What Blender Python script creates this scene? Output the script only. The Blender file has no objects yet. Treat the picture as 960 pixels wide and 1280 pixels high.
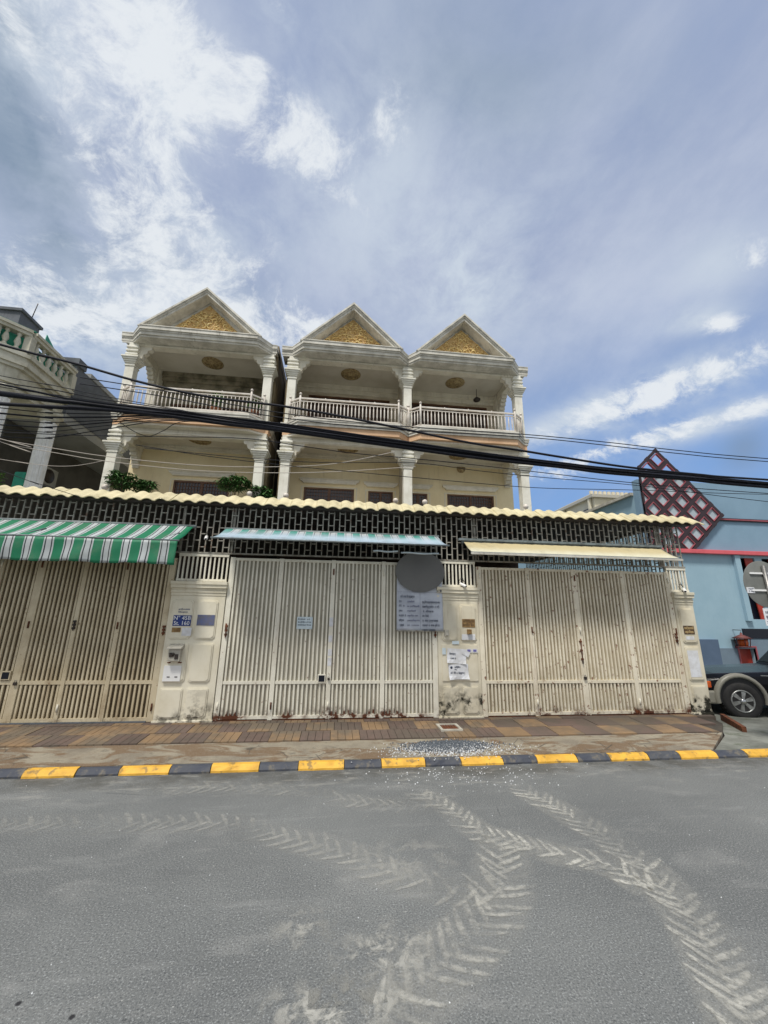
import bpy, bmesh, math, random
from mathutils import Vector, Matrix
R = math.radians
random.seed(7)
SC = bpy.context.scene
COL = SC.collection

# ---------------------------------------------------------------- camera
cd = bpy.data.cameras.new('camera')
cam = bpy.data.objects.new('camera', cd); COL.objects.link(cam)
def cam_axes(pitch, yaw, roll):
    p, y, r = R(pitch), R(yaw), R(roll)
    f = Vector((math.sin(y)*math.cos(p), math.cos(y)*math.cos(p), math.sin(p)))
    r0 = Vector((math.cos(y), -math.sin(y), 0)); u0 = r0.cross(f)
    return r0*math.cos(r)+u0*math.sin(r), -r0*math.sin(r)+u0*math.cos(r), f
rx, ux, fx = cam_axes(14.820, 6.572, 0.802)
m = Matrix.Identity(4)
for i in range(3):
    m[i][0] = rx[i]; m[i][1] = ux[i]; m[i][2] = -fx[i]
m[0][3], m[1][3], m[2][3] = 0, 0, 1.7
cam.matrix_world = m
cd.sensor_fit = 'VERTICAL'; cd.sensor_height = 36.0; cd.sensor_width = 36.0
cd.lens = 36.0*490.0/1280.0
cd.clip_start = 0.05; cd.clip_end = 3000
SC.camera = cam
SC.cycles.transparent_max_bounces = 48

# ---------------------------------------------------------------- exposure
SC.view_settings.view_transform = 'Standard'
SC.view_settings.look = 'None'
SC.view_settings.gamma = 1.0
SC.view_settings.use_curve_mapping = False
EXPO = 0.45
SC.view_settings.exposure = EXPO
SUN_EL, SUN_AZ = 62.0, 213.0        # azimuth clockwise from +Y (the facade normal points to 180)
SUN_STRENGTH, SUN_ANGLE = 2.8, 10.0
SKY_STRENGTH = 0.10

def lin(c):
    return tuple(((v/255.0)/12.92 if v/255.0 <= 0.04045 else ((v/255.0+0.055)/1.055)**2.4) for v in c)

# ---------------------------------------------------------------- node helper
class NT:
    def __init__(s, tree): s.t = tree; s.n = tree.nodes; s.l = tree.links
    def node(s, typ, **kw):
        n = s.n.new(typ)
        for k, v in kw.items(): setattr(n, k, v)
        return n
    def setin(s, sock, v):
        if v is None: return
        if isinstance(v, bpy.types.NodeSocket): s.l.new(v, sock)
        else: sock.default_value = v
    def math(s, op, a, b=None, clamp=False):
        n = s.node('ShaderNodeMath', operation=op, use_clamp=clamp)
        s.setin(n.inputs[0], a)
        if b is not None: s.setin(n.inputs[1], b)
        return n.outputs[0]
    def vm(s, op, a, b=None):
        n = s.node('ShaderNodeVectorMath', operation=op)
        s.setin(n.inputs[0], a)
        if b is not None: s.setin(n.inputs[1], b)
        return n.outputs['Value'] if op in ('DOT_PRODUCT', 'LENGTH') else n.outputs[0]
    def mix(s, f, a, b, blend='MIX'):
        n = s.node('ShaderNodeMix', data_type='RGBA', blend_type=blend, clamp_factor=True)
        s.setin(n.inputs[0], f)
        for k, v in ((6, a), (7, b)):
            if isinstance(v, tuple) and len(v) == 3: v = v+(1,)
            s.setin(n.inputs[k], v)
        return n.outputs[2]
    def ramp(s, f, a, b):   # smooth 0..1 between a and b
        n = s.node('ShaderNodeMapRange', interpolation_type='SMOOTHSTEP')
        s.setin(n.inputs[0], f); n.inputs[1].default_value = a; n.inputs[2].default_value = b
        return n.outputs[0]
    def noise(s, vec, scale, detail=4, rough=.55, dist=0.0):
        n = s.node('ShaderNodeTexNoise')
        if vec is not None: s.l.new(vec, n.inputs['Vector'])
        n.inputs['Scale'].default_value = scale; n.inputs['Detail'].default_value = detail
        n.inputs['Roughness'].default_value = rough; n.inputs['Distortion'].default_value = dist
        return n.outputs[0]
    def scalev(s, vec, sc):
        return s.vm('MULTIPLY', vec, sc)

# ---------------------------------------------------------------- world sky
W = bpy.data.worlds.new('World'); SC.world = W; W.use_nodes = True
def build_world():
    t = NT(W.node_tree); t.n.clear()
    out = t.node('ShaderNodeOutputWorld'); bg = t.node('ShaderNodeBackground')
    sky = t.node('ShaderNodeTexSky', sky_type='NISHITA', sun_disc=False)
    sky.sun_elevation = R(SUN_EL); sky.sun_rotation = R(SUN_AZ)
    sky.air_density = 1.0; sky.dust_density = 0.6; sky.ozone_density = 1.5
    tc = t.node('ShaderNodeTexCoord'); d = tc.outputs['Generated']
    sx = t.node('ShaderNodeSeparateXYZ'); t.l.new(d, sx.inputs[0])
    X, Y, Z = sx.outputs
    # cloud layer coordinates: a high flat layer seen in perspective
    zz = t.math('ADD', t.math('MAXIMUM', Z, 0.0), 0.35)
    cb = t.node('ShaderNodeCombineXYZ')
    t.setin(cb.inputs[0], t.math('DIVIDE', X, zz)); t.setin(cb.inputs[1], t.math('DIVIDE', Y, zz))
    P = cb.outputs[0]
    def blob(c, a1, a2):
        df = t.vm('SUBTRACT', d, c)
        u = t.vm('DOT_PRODUCT', df, a1); v = t.vm('DOT_PRODUCT', df, a2)
        r = t.math('ADD', t.math('MULTIPLY', u, u), t.math('MULTIPLY', v, v))
        return t.math('EXPONENT', t.math('MULTIPLY', r, -1.0))
    def field(lst):
        acc = None
        for w, c, a1, a2 in lst:
            b = t.math('MULTIPLY', blob(c, a1, a2), w)
            acc = b if acc is None else t.math('ADD', acc, b)
        return acc
    S = lambda c: tuple(v/SKY_STRENGTH/2**EXPO for v in lin(c))
    # base: Nishita blue, veiled by thin high cloud
    base = t.mix(0.80, sky.outputs[0], S((126, 166, 222)))
    veil_n = t.noise(t.scalev(P, (1.0, 0.7, 1)), 1.8, 9, .62, .2)
    hi = t.ramp(Z, 0.18, 0.72)
    veil = t.math('MULTIPLY', t.math('ADD', hi, t.math('MULTIPLY', t.math('SUBTRACT', veil_n, .5), 1.1)), 0.92, True)
    veil = t.math('MAXIMUM', t.math('MINIMUM', veil, .97), 0.0)
    vcol = t.mix(t.ramp(veil_n, .35, .65), S((160, 171, 197)), S((188, 198, 219)))
    col = t.mix(veil, base, vcol)
    # grey-blue heavier patches
    dn = t.noise(P, 2.6, 6, .55, .5)
    dark = t.math('MULTIPLY', field(DARKS), t.ramp(dn, .25, .6))
    col = t.mix(t.math('MINIMUM', dark, 1.0), col, S((128, 148, 172)))
    # soft white sheets
    def warp(vec, scale, amt):
        n = t.node('ShaderNodeTexNoise'); t.l.new(vec, n.inputs['Vector']); n.inputs['Scale'].default_value = scale; n.inputs['Detail'].default_value = 4
        return t.vm('ADD', vec, t.vm('MULTIPLY', t.vm('SUBTRACT', n.outputs['Color'], (.5, .5, .5)), (amt, amt, amt)))
    wp = warp(warp(P, 1.3, .30), 7.0, .07)
    sn = t.noise(wp, 3.0, 14, .66, .0)
    sheet = t.math('MULTIPLY', field(SHEETS), t.ramp(sn, .34, .62))
    col = t.mix(t.math('MINIMUM', sheet, .9), col, S((203, 214, 227)))
    # crisp wisps
    cn = t.noise(t.scalev(wp, (1.0, 1.25, 1)), 7.0, 15, .72, 0.0)
    f2 = field(WISPS)
    th = t.math('SUBTRACT', t.math('ADD', cn, t.math('MULTIPLY', t.math('MINIMUM', f2, 1.0), .22)), .60)
    wisp = t.math('MULTIPLY', t.ramp(th, 0.0, .20), t.math('MINIMUM', t.math('MULTIPLY', f2, 1.4), .95), True)
    col = t.mix(wisp, col, S((231, 236, 241)))
    # added white veil over the unseen rear sky, for brighter, more neutral fill light
    rear_fill = t.ramp(Y, .15, -.6)
    col = t.mix(t.math('MULTIPLY', rear_fill, .75), col, S((222, 222, 220)))
    # below the horizon: dull ground bounce
    col = t.mix(t.ramp(Z, 0.0, -0.06), col, S((120, 122, 122)))
    t.l.new(col, bg.inputs[0]); bg.inputs[1].default_value = SKY_STRENGTH
    t.l.new(bg.outputs[0], out.inputs[0])
DARKS = [
    (1.5, (-0.501, 0.552, 0.667), (0.791, 3.667, -2.442), (-10.18, -1.864, -6.099)),
    (0.5, (-0.328, 0.668, 0.668), (4.664, 3.305, -1.012), (-6.359, 6.137, -9.268)),
    (0.7, (0.2, 0.426, 0.882), (4.488, -0.2, -0.923), (-0.436, 8.35, -3.927)),
    (0.5, (-0.563, 0.634, 0.53), (4.496, 4.699, -0.849), (-11.051, 6.95, -20.075)),
    (0.4, (-0.469, 0.403, 0.786), (16.929, 15.936, 1.946), (-9.812, 11.883, -11.955)),
    (0.6, (0.743, 0.593, 0.312), (20.72, -21.64, -8.204), (1.362, 9.102, -20.568)),
]
SHEETS = [
    (0.9, (-0.34, 0.601, 0.723), (2.082, 2.87, -1.405), (-5.221, 1.837, -3.986)),
    (1.2, (-0.546, 0.681, 0.487), (3.467, 1.27, 2.109), (2.06, 7.152, -7.691)),
    (0.9, (-0.347, 0.461, 0.817), (3.572, 7.899, -2.939), (-7.632, 1.855, -4.289)),
    (0.8, (-0.007, 0.552, 0.834), (5.157, 0.627, -0.373), (-0.823, 4.849, -3.217)),
    (0.7, (0.302, 0.63, 0.716), (3.086, -2.237, 0.669), (2.924, 2.901, -3.786)),
    (1.7, (0.607, 0.659, 0.445), (2.907, -2.915, 0.348), (9.275, 6.575, -22.401)),
    (1.3, (0.652, 0.665, 0.364), (3.309, -3.507, 0.476), (13.375, 7.507, -37.679)),
    (0.7, (0.64, 0.479, 0.602), (9.649, -13.254, 0.29), (8.952, 6.201, -14.452)),
    (0.9, (-0.126, 0.401, 0.908), (-13.867, 24.187, -12.603), (-28.408, -14.91, 2.643)),
    (0.8, (0.643, 0.543, 0.541), (11.011, -9.752, -3.302), (10.201, 23.667, -35.883)),
    (0.7, (0.211, 0.675, 0.707), (7.248, -1.594, -0.639), (0.991, 7.486, -7.435)),
    (0.5, (-0.482, 0.426, 0.766), (8.001, 13.548, -2.509), (-12.77, 5.488, -11.088)),
]
WISPS = [
    (1.2, (-0.392, 0.525, 0.755), (1.173, 4.543, -2.552), (-11.648, -0.277, -5.848)),
    (0.9, (-0.447, 0.431, 0.784), (4.918, 11.27, -3.387), (-15.636, 3.556, -10.868)),
    (0.35, (-0.203, 0.514, 0.833), (2.339, 7.622, -4.132), (-15.119, 1.976, -4.911)),
    (1.2, (-0.187, 0.786, 0.589), (5.303, -0.494, 2.346), (5.515, 9.208, -10.529)),
    (1.3, (-0.318, 0.441, 0.839), (5.524, 7.613, -1.904), (-8.851, 4.935, -5.951)),
    (1.1, (-0.301, 0.672, 0.676), (5.345, 3.433, -1.037), (-4.251, 4.65, -6.513)),
    (1.0, (-0.081, 0.548, 0.833), (6.572, 2.835, -1.223), (-6.398, 11.344, -8.083)),
    (0.9, (0.076, 0.497, 0.864), (11.318, -12.318, 6.082), (14.971, 10.206, -7.189)),
    (1.1, (-0.533, 0.639, 0.555), (4.743, 3.09, 0.997), (-2.729, 8.008, -11.842)),
    (1.2, (-0.502, 0.684, 0.53), (4.672, 1.528, 2.45), (3.916, 16.744, -17.916)),
    (1.5, (0.607, 0.659, 0.445), (2.907, -2.915, 0.348), (11.131, 7.891, -26.884)),
    (1.3, (0.652, 0.663, 0.368), (3.36, -3.51, 0.375), (16.089, 10.371, -47.113)),
    (0.8, (-0.132, 0.405, 0.905), (-23.118, 44.331, -23.196), (-38.56, -18.686, 2.719)),
    (0.9, (-0.17, 0.461, 0.871), (51.506, 9.76, 4.873), (-8.853, 64.687, -35.983)),
    (0.9, (0.671, 0.527, 0.522), (21.875, -16.529, -11.47), (4.69, 34.743, -41.121)),
    (0.7, (0.668, 0.451, 0.592), (1.971, -24.789, 16.641), (20.179, -9.048, -15.869)),
    (0.7, (0.501, 0.801, 0.327), (8.92, -5.03, -1.358), (1.832, 11.789, -31.636)),
]


build_world()

sl = bpy.data.lights.new('sun', 'SUN'); sun = bpy.data.objects.new('sun', sl); COL.objects.link(sun)
sl.energy = SUN_STRENGTH; sl.angle = R(SUN_ANGLE); sl.color = (1.0, .955, .885)
sd = Vector((math.sin(R(SUN_AZ))*math.cos(R(SUN_EL)), math.cos(R(SUN_AZ))*math.cos(R(SUN_EL)), math.sin(R(SUN_EL))))
sun.location = (0, -5, 30)
sun.rotation_euler = sd.to_track_quat('Z', 'Y').to_euler()

# ---------------------------------------------------------------- materials
MATS = {}
def mat(name, c1, c2=None, rough=.75, nscale=3.0, nmix=(.35, .7), bump=0.0, bscale=40.0, metal=0.0,
        dirt=None, streak=0.0, spec=.4, base_moss=None, speck=None, vary=0.0):
    m = bpy.data.materials.new(name); m.use_nodes = True
    t = NT(m.node_tree); b = t.n['Principled BSDF']
    geo = t.node('ShaderNodeNewGeometry'); P = geo.outputs['Position']
    a = lin(c1); col = t.mix(0.0, a, a)
    if c2:
        f = t.ramp(t.noise(P, nscale, 6, .6), nmix[0], nmix[1])
        col = t.mix(f, a, lin(c2))
    if vary:
        oi = t.node('ShaderNodeObjectInfo')
        hv = t.node('ShaderNodeHueSaturation')
        t.setin(hv.inputs['Value'], t.math('ADD', t.math('MULTIPLY', oi.outputs['Random'], 2*vary), 1-vary))
        t.l.new(col, hv.inputs['Color']); col = hv.outputs[0]
    if streak:
        s = t.noise(t.scalev(P, (9, 9, .8)), 1.6, 5, .6)
        s2 = t.noise(P, 1.3, 4, .6)
        f = t.math('MULTIPLY', t.ramp(s, .5, .78), t.ramp(s2, .42, .66))
        col = t.mix(t.math('MULTIPLY', f, streak), col, lin(dirt or (95, 82, 60)))
    if base_moss:   # (z0, z1, colour, amount): splash dirt and moss near the ground
        z0, z1, mc, am = base_moss
        sp = t.node('ShaderNodeSeparateXYZ'); t.l.new(P, sp.inputs[0])
        g = t.ramp(sp.outputs[2], z1, z0)
        nn = t.ramp(t.noise(P, 7.0, 8, .7), .42, .62)
        big = t.ramp(t.noise(P, 1.7, 3, .5), .40, .62)
        f = t.math('MULTIPLY', t.math('MULTIPLY', g, nn), t.math('MULTIPLY', big, am), True)
        col = t.mix(f, col, lin(mc))
    if speck:       # (scale, lo, hi, colour, amount)
        f = t.ramp(t.noise(P, speck[0], 3, .6), speck[1], speck[2])
        col = t.mix(t.math('MULTIPLY', f, speck[4]), col, lin(speck[3]))
    t.l.new(col, b.inputs['Base Color'])
    b.inputs['Roughness'].default_value = rough; b.inputs['Metallic'].default_value = metal
    b.inputs['Specular IOR Level'].default_value = spec
    if bump:
        bn = t.node('ShaderNodeBump'); bn.inputs['Strength'].default_value = bump; bn.inputs['Distance'].default_value = .01
        t.l.new(t.noise(P, bscale, 6, .65), bn.inputs['Height']); t.l.new(bn.outputs[0], b.inputs['Normal'])
    MATS[name] = m
    return m
M = MATS
mat('cream_wall', (234, 220, 182), (222, 206, 166), .8, 1.2, streak=.35, dirt=(150, 132, 98), bump=.15)
mat('cream_trim', (226, 221, 205), (206, 200, 183), .75, 2.2, streak=.5, dirt=(120, 112, 96), bump=.1)
mat('fascia', (214, 211, 200), (180, 177, 166), .75, 3.0, streak=.75, dirt=(95, 90, 78), bump=.15)
mat('peach', (218, 182, 146), (200, 162, 126), .8, 1.5, streak=.4)
mat('soffit', (205, 200, 186), (192, 186, 170), .85, 1.5)
mat('column_paint', (228, 226, 214), (208, 205, 190), .7, 2.5, streak=.45, dirt=(130, 122, 104))
mat('gold_relief', (240, 216, 152), (212, 172, 104), .5, 12.0, bump=.2, bscale=60)
mat('gold_ground', (216, 184, 128), (184, 146, 92), .7, 9.0, bump=.3, bscale=50)
mat('upper_wall', (150, 142, 122), (92, 88, 70), .85, 2.6, streak=.8, dirt=(66, 66, 48), bump=.2)
mat('upper_wall_plain', (196, 186, 166), (176, 166, 146), .85, 1.6, streak=.3)
mat('dark_wood', (74, 54, 42), (52, 38, 30), .5, 6.0)
mat('brown_wood', (110, 78, 56), (86, 60, 44), .5, 6.0)
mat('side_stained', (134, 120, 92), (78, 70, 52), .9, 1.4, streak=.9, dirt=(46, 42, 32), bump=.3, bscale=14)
mat('roof_tile_dark', (96, 90, 84), (70, 66, 62), .85, 3)
mat('rail_white', (222, 216, 206), (198, 188, 176), .45, 5, streak=.35, dirt=(120, 92, 76))
mat('rose', (178, 160, 118), (128, 106, 74), .7, 14)
mat('eave_tile', (206, 195, 158), (182, 172, 136), .65, 5.0, streak=.45, dirt=(140, 128, 98), vary=.09, speck=(30, .6, .75, (150, 140, 108), .5))
mat('grille_paint', (158, 156, 146), (118, 112, 102), .55, 12.0, speck=(16, .58, .7, (110, 74, 50), .7))
mat('gate_paint', (234, 230, 214), (218, 213, 196), .5, 3.0, streak=.5, dirt=(128, 98, 70), base_moss=(.15, .38, (88, 50, 30), 2.4), speck=(22, .64, .73, (122, 74, 46), .8))
mat('gate_worn_shaded', (206, 194, 166), (184, 170, 140), .55, 2.0, streak=.7, dirt=(120, 94, 64), base_moss=(.12, .30, (92, 66, 44), 1.2), speck=(22, .62, .72, (120, 86, 56), .6))  # darker base tone holds the awning's shade; streaks and rust specks are wear
mat('gate_rusty', (231, 223, 202), (212, 202, 178), .5, 3.0, streak=.75, dirt=(134, 92, 58), base_moss=(.12, .34, (84, 46, 28), 1.8), speck=(14, .60, .70, (120, 68, 38), .9))
mat('gate_sheet', (176, 171, 156), (158, 153, 138), .6, 2.0, streak=.4, dirt=(96, 84, 66))
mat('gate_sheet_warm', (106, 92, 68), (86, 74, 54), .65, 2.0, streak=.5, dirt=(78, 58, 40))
mat('gate_sheet_tan', (166, 155, 130), (146, 135, 112), .65, 2.0, streak=.5, dirt=(92, 66, 44))
mat('threshold', (92, 98, 104), (72, 76, 80), .6, 6, bump=.2)
mat('pillar_paint', (226, 220, 200), (210, 202, 178), .7, 2.0, streak=.35, dirt=(150, 128, 90), bump=.12, bscale=30, base_moss=(.1, .75, (58, 50, 34), 1.0))
mat('pillar_mossy', (222, 215, 194), (205, 196, 172), .7, 2.0, streak=.4, dirt=(150, 128, 90), bump=.12, bscale=30, base_moss=(.25, .72, (40, 38, 26), 2.8))
mat('rust', (112, 66, 40), (70, 42, 28), .85, 14, bump=.4)
mat('iron_dark', (42, 40, 38), (62, 50, 42), .6, 20)
mat('steel', (150, 150, 148), (120, 118, 114), .35, 8, metal=.7)
mat('plate_blue', (34, 58, 124), (28, 48, 104), .4, 8)
mat('plate_faded', (92, 102, 138), (106, 104, 112), .5, 20)
mat('plate_brown', (150, 122, 78), (112, 84, 50), .6, 18)
mat('plate_dark', (70, 52, 36), (92, 70, 48), .6, 18)
mat('lettering_white', (232, 234, 236), None, .5)
mat('lettering_dark', (56, 66, 86), None, .7)
mat('lettering_tan', (196, 170, 120), None, .7)
mat('lettering_purple', (108, 104, 164), None, .7)
mat('paper', (222, 224, 228), (204, 204, 204), .8, 12)
mat('paper_blue', (208, 222, 228), (192, 206, 212), .8, 10)
mat('banner_sheet', (196, 202, 212), (176, 182, 194), .5, 4.0)
mat('redaction_grey', (112, 112, 110), (106, 106, 105), .7, 3)
mat('plastic_grey', (186, 182, 170), (160, 156, 144), .5, 8, streak=.5)
mat('plastic_white', (232, 232, 230), None, .35)
mat('black_plastic', (24, 24, 26), None, .4)
mat('cable_black', (20, 22, 30), (30, 32, 40), .6, 20, spec=.2)
mat('cable_pale', (178, 170, 160), None, .6)
mat('awning_tube', (120, 130, 132), (92, 98, 98), .5, 9)
mat('leaf_green', (72, 112, 54), (48, 84, 40), .5, 9, vary=.2)
mat('leaf_light', (84, 120, 52), (58, 92, 40), .5, 9)
mat('stem_brown', (92, 72, 50), (70, 54, 38), .8, 12)
mat('pot_clay', (150, 96, 66), (120, 76, 52), .8, 9)
mat('neighbour_cream', (206, 203, 186), (176, 172, 152), .8, 2.5, streak=.6, dirt=(110, 96, 70))
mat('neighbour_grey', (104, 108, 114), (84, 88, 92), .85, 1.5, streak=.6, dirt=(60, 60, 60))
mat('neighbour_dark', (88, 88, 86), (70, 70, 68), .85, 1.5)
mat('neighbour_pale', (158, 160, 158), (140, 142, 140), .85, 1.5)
mat('fluted_white', (238, 238, 234), (220, 220, 214), .6, 4, streak=.3)
mat('tarp_green', (40, 150, 122), (28, 122, 100), .6, 5)
mat('blue_wall', (150, 178, 192), (141, 170, 185), .8, 1.0, streak=.18, dirt=(96, 118, 132), bump=.08)
mat('blue_wall_upper', (128, 156, 176), (120, 148, 168), .8, 1.0)
mat('blue_dark', (88, 106, 130), (78, 96, 118), .8, 1.2)
mat('blue_grey', (112, 130, 144), (104, 120, 134), .8, 1.2)
mat('coral', (214, 100, 108), (200, 90, 98), .6, 3)
mat('lattice_dark', (58, 44, 50), (48, 38, 42), .6, 6)
mat('lattice_red', (158, 84, 92), (140, 72, 80), .6, 6)
mat('inset_pale', (176, 188, 194), (160, 174, 182), .5, 3)
mat('red_panel', (164, 52, 36), (130, 40, 30), .5, 3)
mat('navy_dark', (16, 20, 32), None, .3)
mat('lantern_red', (110, 60, 56), (80, 44, 42), .6, 9)
mat('tower_cream', (216, 208, 184), (202, 192, 168), .8, .3)
mat('tower_roof', (176, 172, 160), None, .8)
mat('tower_dark', (110, 104, 96), None, .8)
mat('window_glass', (40, 36, 36), (60, 50, 46), .15, 2, spec=.6)
mat('kerb_yellow', (222, 172, 66), (196, 150, 56), .65, 7.0, bump=.3, bscale=50, speck=(10, .54, .66, (128, 108, 70), .8))
mat('kerb_black', (62, 66, 76), (78, 80, 84), .75, 6.0, bump=.3, bscale=50, speck=(10, .52, .66, (108, 102, 90), .75))
mat('tile_tan', (134, 110, 82), (108, 92, 74), .8, 4.0, bump=.3, bscale=60, vary=.14, speck=(1.5, .44, .62, (96, 90, 80), .75))
mat('tile_plum', (100, 84, 76), (86, 76, 68), .8, 4.0, bump=.3, bscale=60, vary=.14, speck=(1.5, .44, .62, (92, 84, 74), .7))
mat('grout', (74, 68, 60), (60, 56, 50), .9, 8)
mat('car_navy', (5, 6, 10), None, .2, spec=.2)
mat('car_beige', (120, 118, 108), None, .4)
mat('car_glass', (12, 14, 17), None, .1, spec=.5)
mat('tyre', (30, 30, 31), (40, 39, 38), .85, 12)
mat('alloy', (158, 160, 158), (120, 120, 118), .35, 9, metal=.6)
mat('amber', (196, 92, 30), (160, 60, 24), .3, 9)
mat('chrome', (190, 190, 190), None, .15, metal=1.0)
mat('sign_grey', (116, 118, 114), (106, 108, 104), .7, 6)
mat('gravel_white', (214, 216, 216), (132, 134, 136), .9, 26)
mat('gravel_dark', (92, 98, 104), (64, 70, 76), .9, 40)
mat('lichen', (96, 104, 56), (78, 84, 44), .9, 9)

def special_materials():
    # road
    m = bpy.data.materials.new('asphalt'); m.use_nodes = True; t = NT(m.node_tree); b = t.n['Principled BSDF']
    P = t.node('ShaderNodeNewGeometry').outputs['Position']
    big = t.ramp(t.noise(P, .45, 5, .6), .35, .68)
    col = t.mix(big, lin((101, 103, 102)), lin((117, 119, 117)))
    mid = t.ramp(t.noise(t.scalev(P, (.7, 1.6, 1)), 1.6, 7, .65, .6), .52, .74)
    col = t.mix(t.math('MULTIPLY', mid, .45), col, lin((146, 146, 142)))
    gr = t.noise(P, 95, 4, .8)
    col = t.mix(t.math('MULTIPLY', t.ramp(gr, .54, .64), .75), col, lin((164, 167, 166)))
    col = t.mix(t.math('MULTIPLY', t.ramp(gr, .47, .37), .8), col, lin((62, 65, 68)))
    g2 = t.noise(P, 38, 3, .7)
    col = t.mix(t.math('MULTIPLY', t.ramp(g2, .66, .71), .6), col, lin((184, 184, 178)))
    col = t.mix(t.math('MULTIPLY', t.ramp(g2, .33, .28), .7), col, lin((58, 60, 62)))
    g3 = t.noise(t.scalev(P, (.35, 2.4, 1)), 2.2, 8, .7)
    col = t.mix(t.math('MULTIPLY', t.ramp(g3, .55, .72), .30), col, lin((152, 153, 150)))
    col = t.mix(t.math('MULTIPLY', t.ramp(g3, .45, .30), .30), col, lin((88, 90, 90)))
    sp = t.node('ShaderNodeSeparateXYZ'); t.l.new(P, sp.inputs[0])
    # damp silt by the kerb
    wob = t.math('ADD', sp.outputs[1], t.math('MULTIPLY', t.math('SUBTRACT', t.noise(P, 1.5, 4, .6), .5), .5))
    edge = t.math('MULTIPLY', t.ramp(wob, 4.62, 4.98), t.ramp(t.noise(P, 2.2, 6, .7), .30, .62))
    col = t.mix(t.math('MULTIPLY', edge, .75), col, lin((74, 72, 66)))
    e2 = t.math('MULTIPLY', t.ramp(wob, 4.3, 4.75), t.ramp(t.noise(t.scalev(P, (1, 3, 1)), 3.0, 7, .7), .52, .68))
    col = t.mix(t.math('MULTIPLY', e2, .45), col, lin((160, 158, 150)))
    # small dark oil and gum spots
    v = t.node('ShaderNodeTexVoronoi'); t.l.new(P, v.inputs['Vector']); v.inputs['Scale'].default_value = 3.2
    spn = t.math('ADD', v.outputs['Distance'], t.math('MULTIPLY', t.noise(P, 24, 3, .6), .06))
    col = t.mix(t.math('MULTIPLY', t.ramp(spn, .085, .06), t.ramp(t.noise(P, 1.1, 2, .5), .55, .60)), col, lin((48, 48, 50)))
    # hairline cracks
    v2 = t.node('ShaderNodeTexVoronoi', feature='DISTANCE_TO_EDGE'); v2.inputs['Scale'].default_value = .55
    t.l.new(t.vm('ADD', P, t.scalev(t.node('ShaderNodeTexNoise').outputs[1], (0, 0, 0))), v2.inputs['Vector'])
    cr = t.math('MULTIPLY', t.ramp(v2.outputs['Distance'], .006, .001), t.ramp(t.noise(P, .8, 3, .6), .60, .66))
    col = t.mix(t.math('MULTIPLY', cr, .4), col, lin((66, 66, 68)))
    t.l.new(col, b.inputs['Base Color']); b.inputs['Roughness'].default_value = .88; b.inputs['Specular IOR Level'].default_value = .25
    bn = t.node('ShaderNodeBump'); bn.inputs['Strength'].default_value = .55; bn.inputs['Distance'].default_value = .006
    t.l.new(t.noise(P, 150, 4, .7), bn.inputs['Height']); t.l.new(bn.outputs[0], b.inputs['Normal'])
    M['asphalt'] = m
    # dusty concrete strip
    m = bpy.data.materials.new('concrete_strip'); m.use_nodes = True; t = NT(m.node_tree); b = t.n['Principled BSDF']
    P = t.node('ShaderNodeNewGeometry').outputs['Position']
    col = t.mix(t.ramp(t.noise(P, 2.0, 7, .65), .35, .65), lin((118, 110, 96)), lin((146, 138, 120)))
    col = t.mix(t.math('MULTIPLY', t.ramp(t.noise(t.scalev(P, (.8, 2.0, 1)), 1.7, 6, .65, 1.2), .47, .56), .85), col, lin((104, 82, 58)))
    col = t.mix(t.math('MULTIPLY', t.ramp(t.noise(P, 4.0, 6, .7), .56, .70), .7), col, lin((82, 78, 70)))
    v2 = t.node('ShaderNodeTexVoronoi', feature='DISTANCE_TO_EDGE'); v2.inputs['Scale'].default_value = 3.2
    t.l.new(P, v2.inputs['Vector'])
    cr = t.math('MULTIPLY', t.ramp(v2.outputs['Distance'], .03, .006), t.ramp(t.noise(P, .9, 3, .6), .52, .60))
    col = t.mix(t.math('MULTIPLY', cr, .85), col, lin((52, 48, 42)))
    col = t.mix(t.math('MULTIPLY', t.ramp(t.noise(P, 120, 2, .6), .56, .7), .35), col, lin((190, 186, 174)))
    t.l.new(col, b.inputs['Base Color']); b.inputs['Roughness'].default_value = .8
    bn = t.node('ShaderNodeBump'); bn.inputs['Strength'].default_value = .5; bn.inputs['Distance'].default_value = .008
    t.l.new(t.noise(P, 30, 7, .7), bn.inputs['Height']); t.l.new(bn.outputs[0], b.inputs['Normal'])
    M['concrete_strip'] = m
    m = bpy.data.materials.new('side_lot'); m.use_nodes = True; t = NT(m.node_tree); b = t.n['Principled BSDF']
    P = t.node('ShaderNodeNewGeometry').outputs['Position']
    col = t.mix(t.ramp(t.noise(P, 1.4, 7, .7), .38, .62), lin((96, 98, 90)), lin((128, 130, 122)))
    col = t.mix(t.math('MULTIPLY', t.ramp(t.noise(P, 2.6, 6, .7), .56, .66), .7), col, lin((72, 80, 58)))
    t.l.new(col, b.inputs['Base Color']); b.inputs['Roughness'].default_value = .85
    M['side_lot'] = m
    # striped awning cloths (printed stripes across X)
    def striped(name, period, bands, base, origin, fade=None):
        m = bpy.data.materials.new(name); m.use_nodes = True; t = NT(m.node_tree); b = t.n['Principled BSDF']
        P = t.node('ShaderNodeNewGeometry').outputs['Position']
        uv = t.node('ShaderNodeUVMap'); uv.uv_map = 'UVMap'
        sp = t.node('ShaderNodeSeparateXYZ'); t.l.new(uv.outputs[0], sp.inputs[0])
        u = t.math('FRACT', t.math('DIVIDE', sp.outputs[0], period))
        col = t.mix(0.0, lin(base), lin(base))
        for (a, c, cc) in bands:
            f = t.math('MULTIPLY', t.math('GREATER_THAN', u, a), t.math('LESS_THAN', u, c))
            col = t.mix(f, col, lin(cc))
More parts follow.
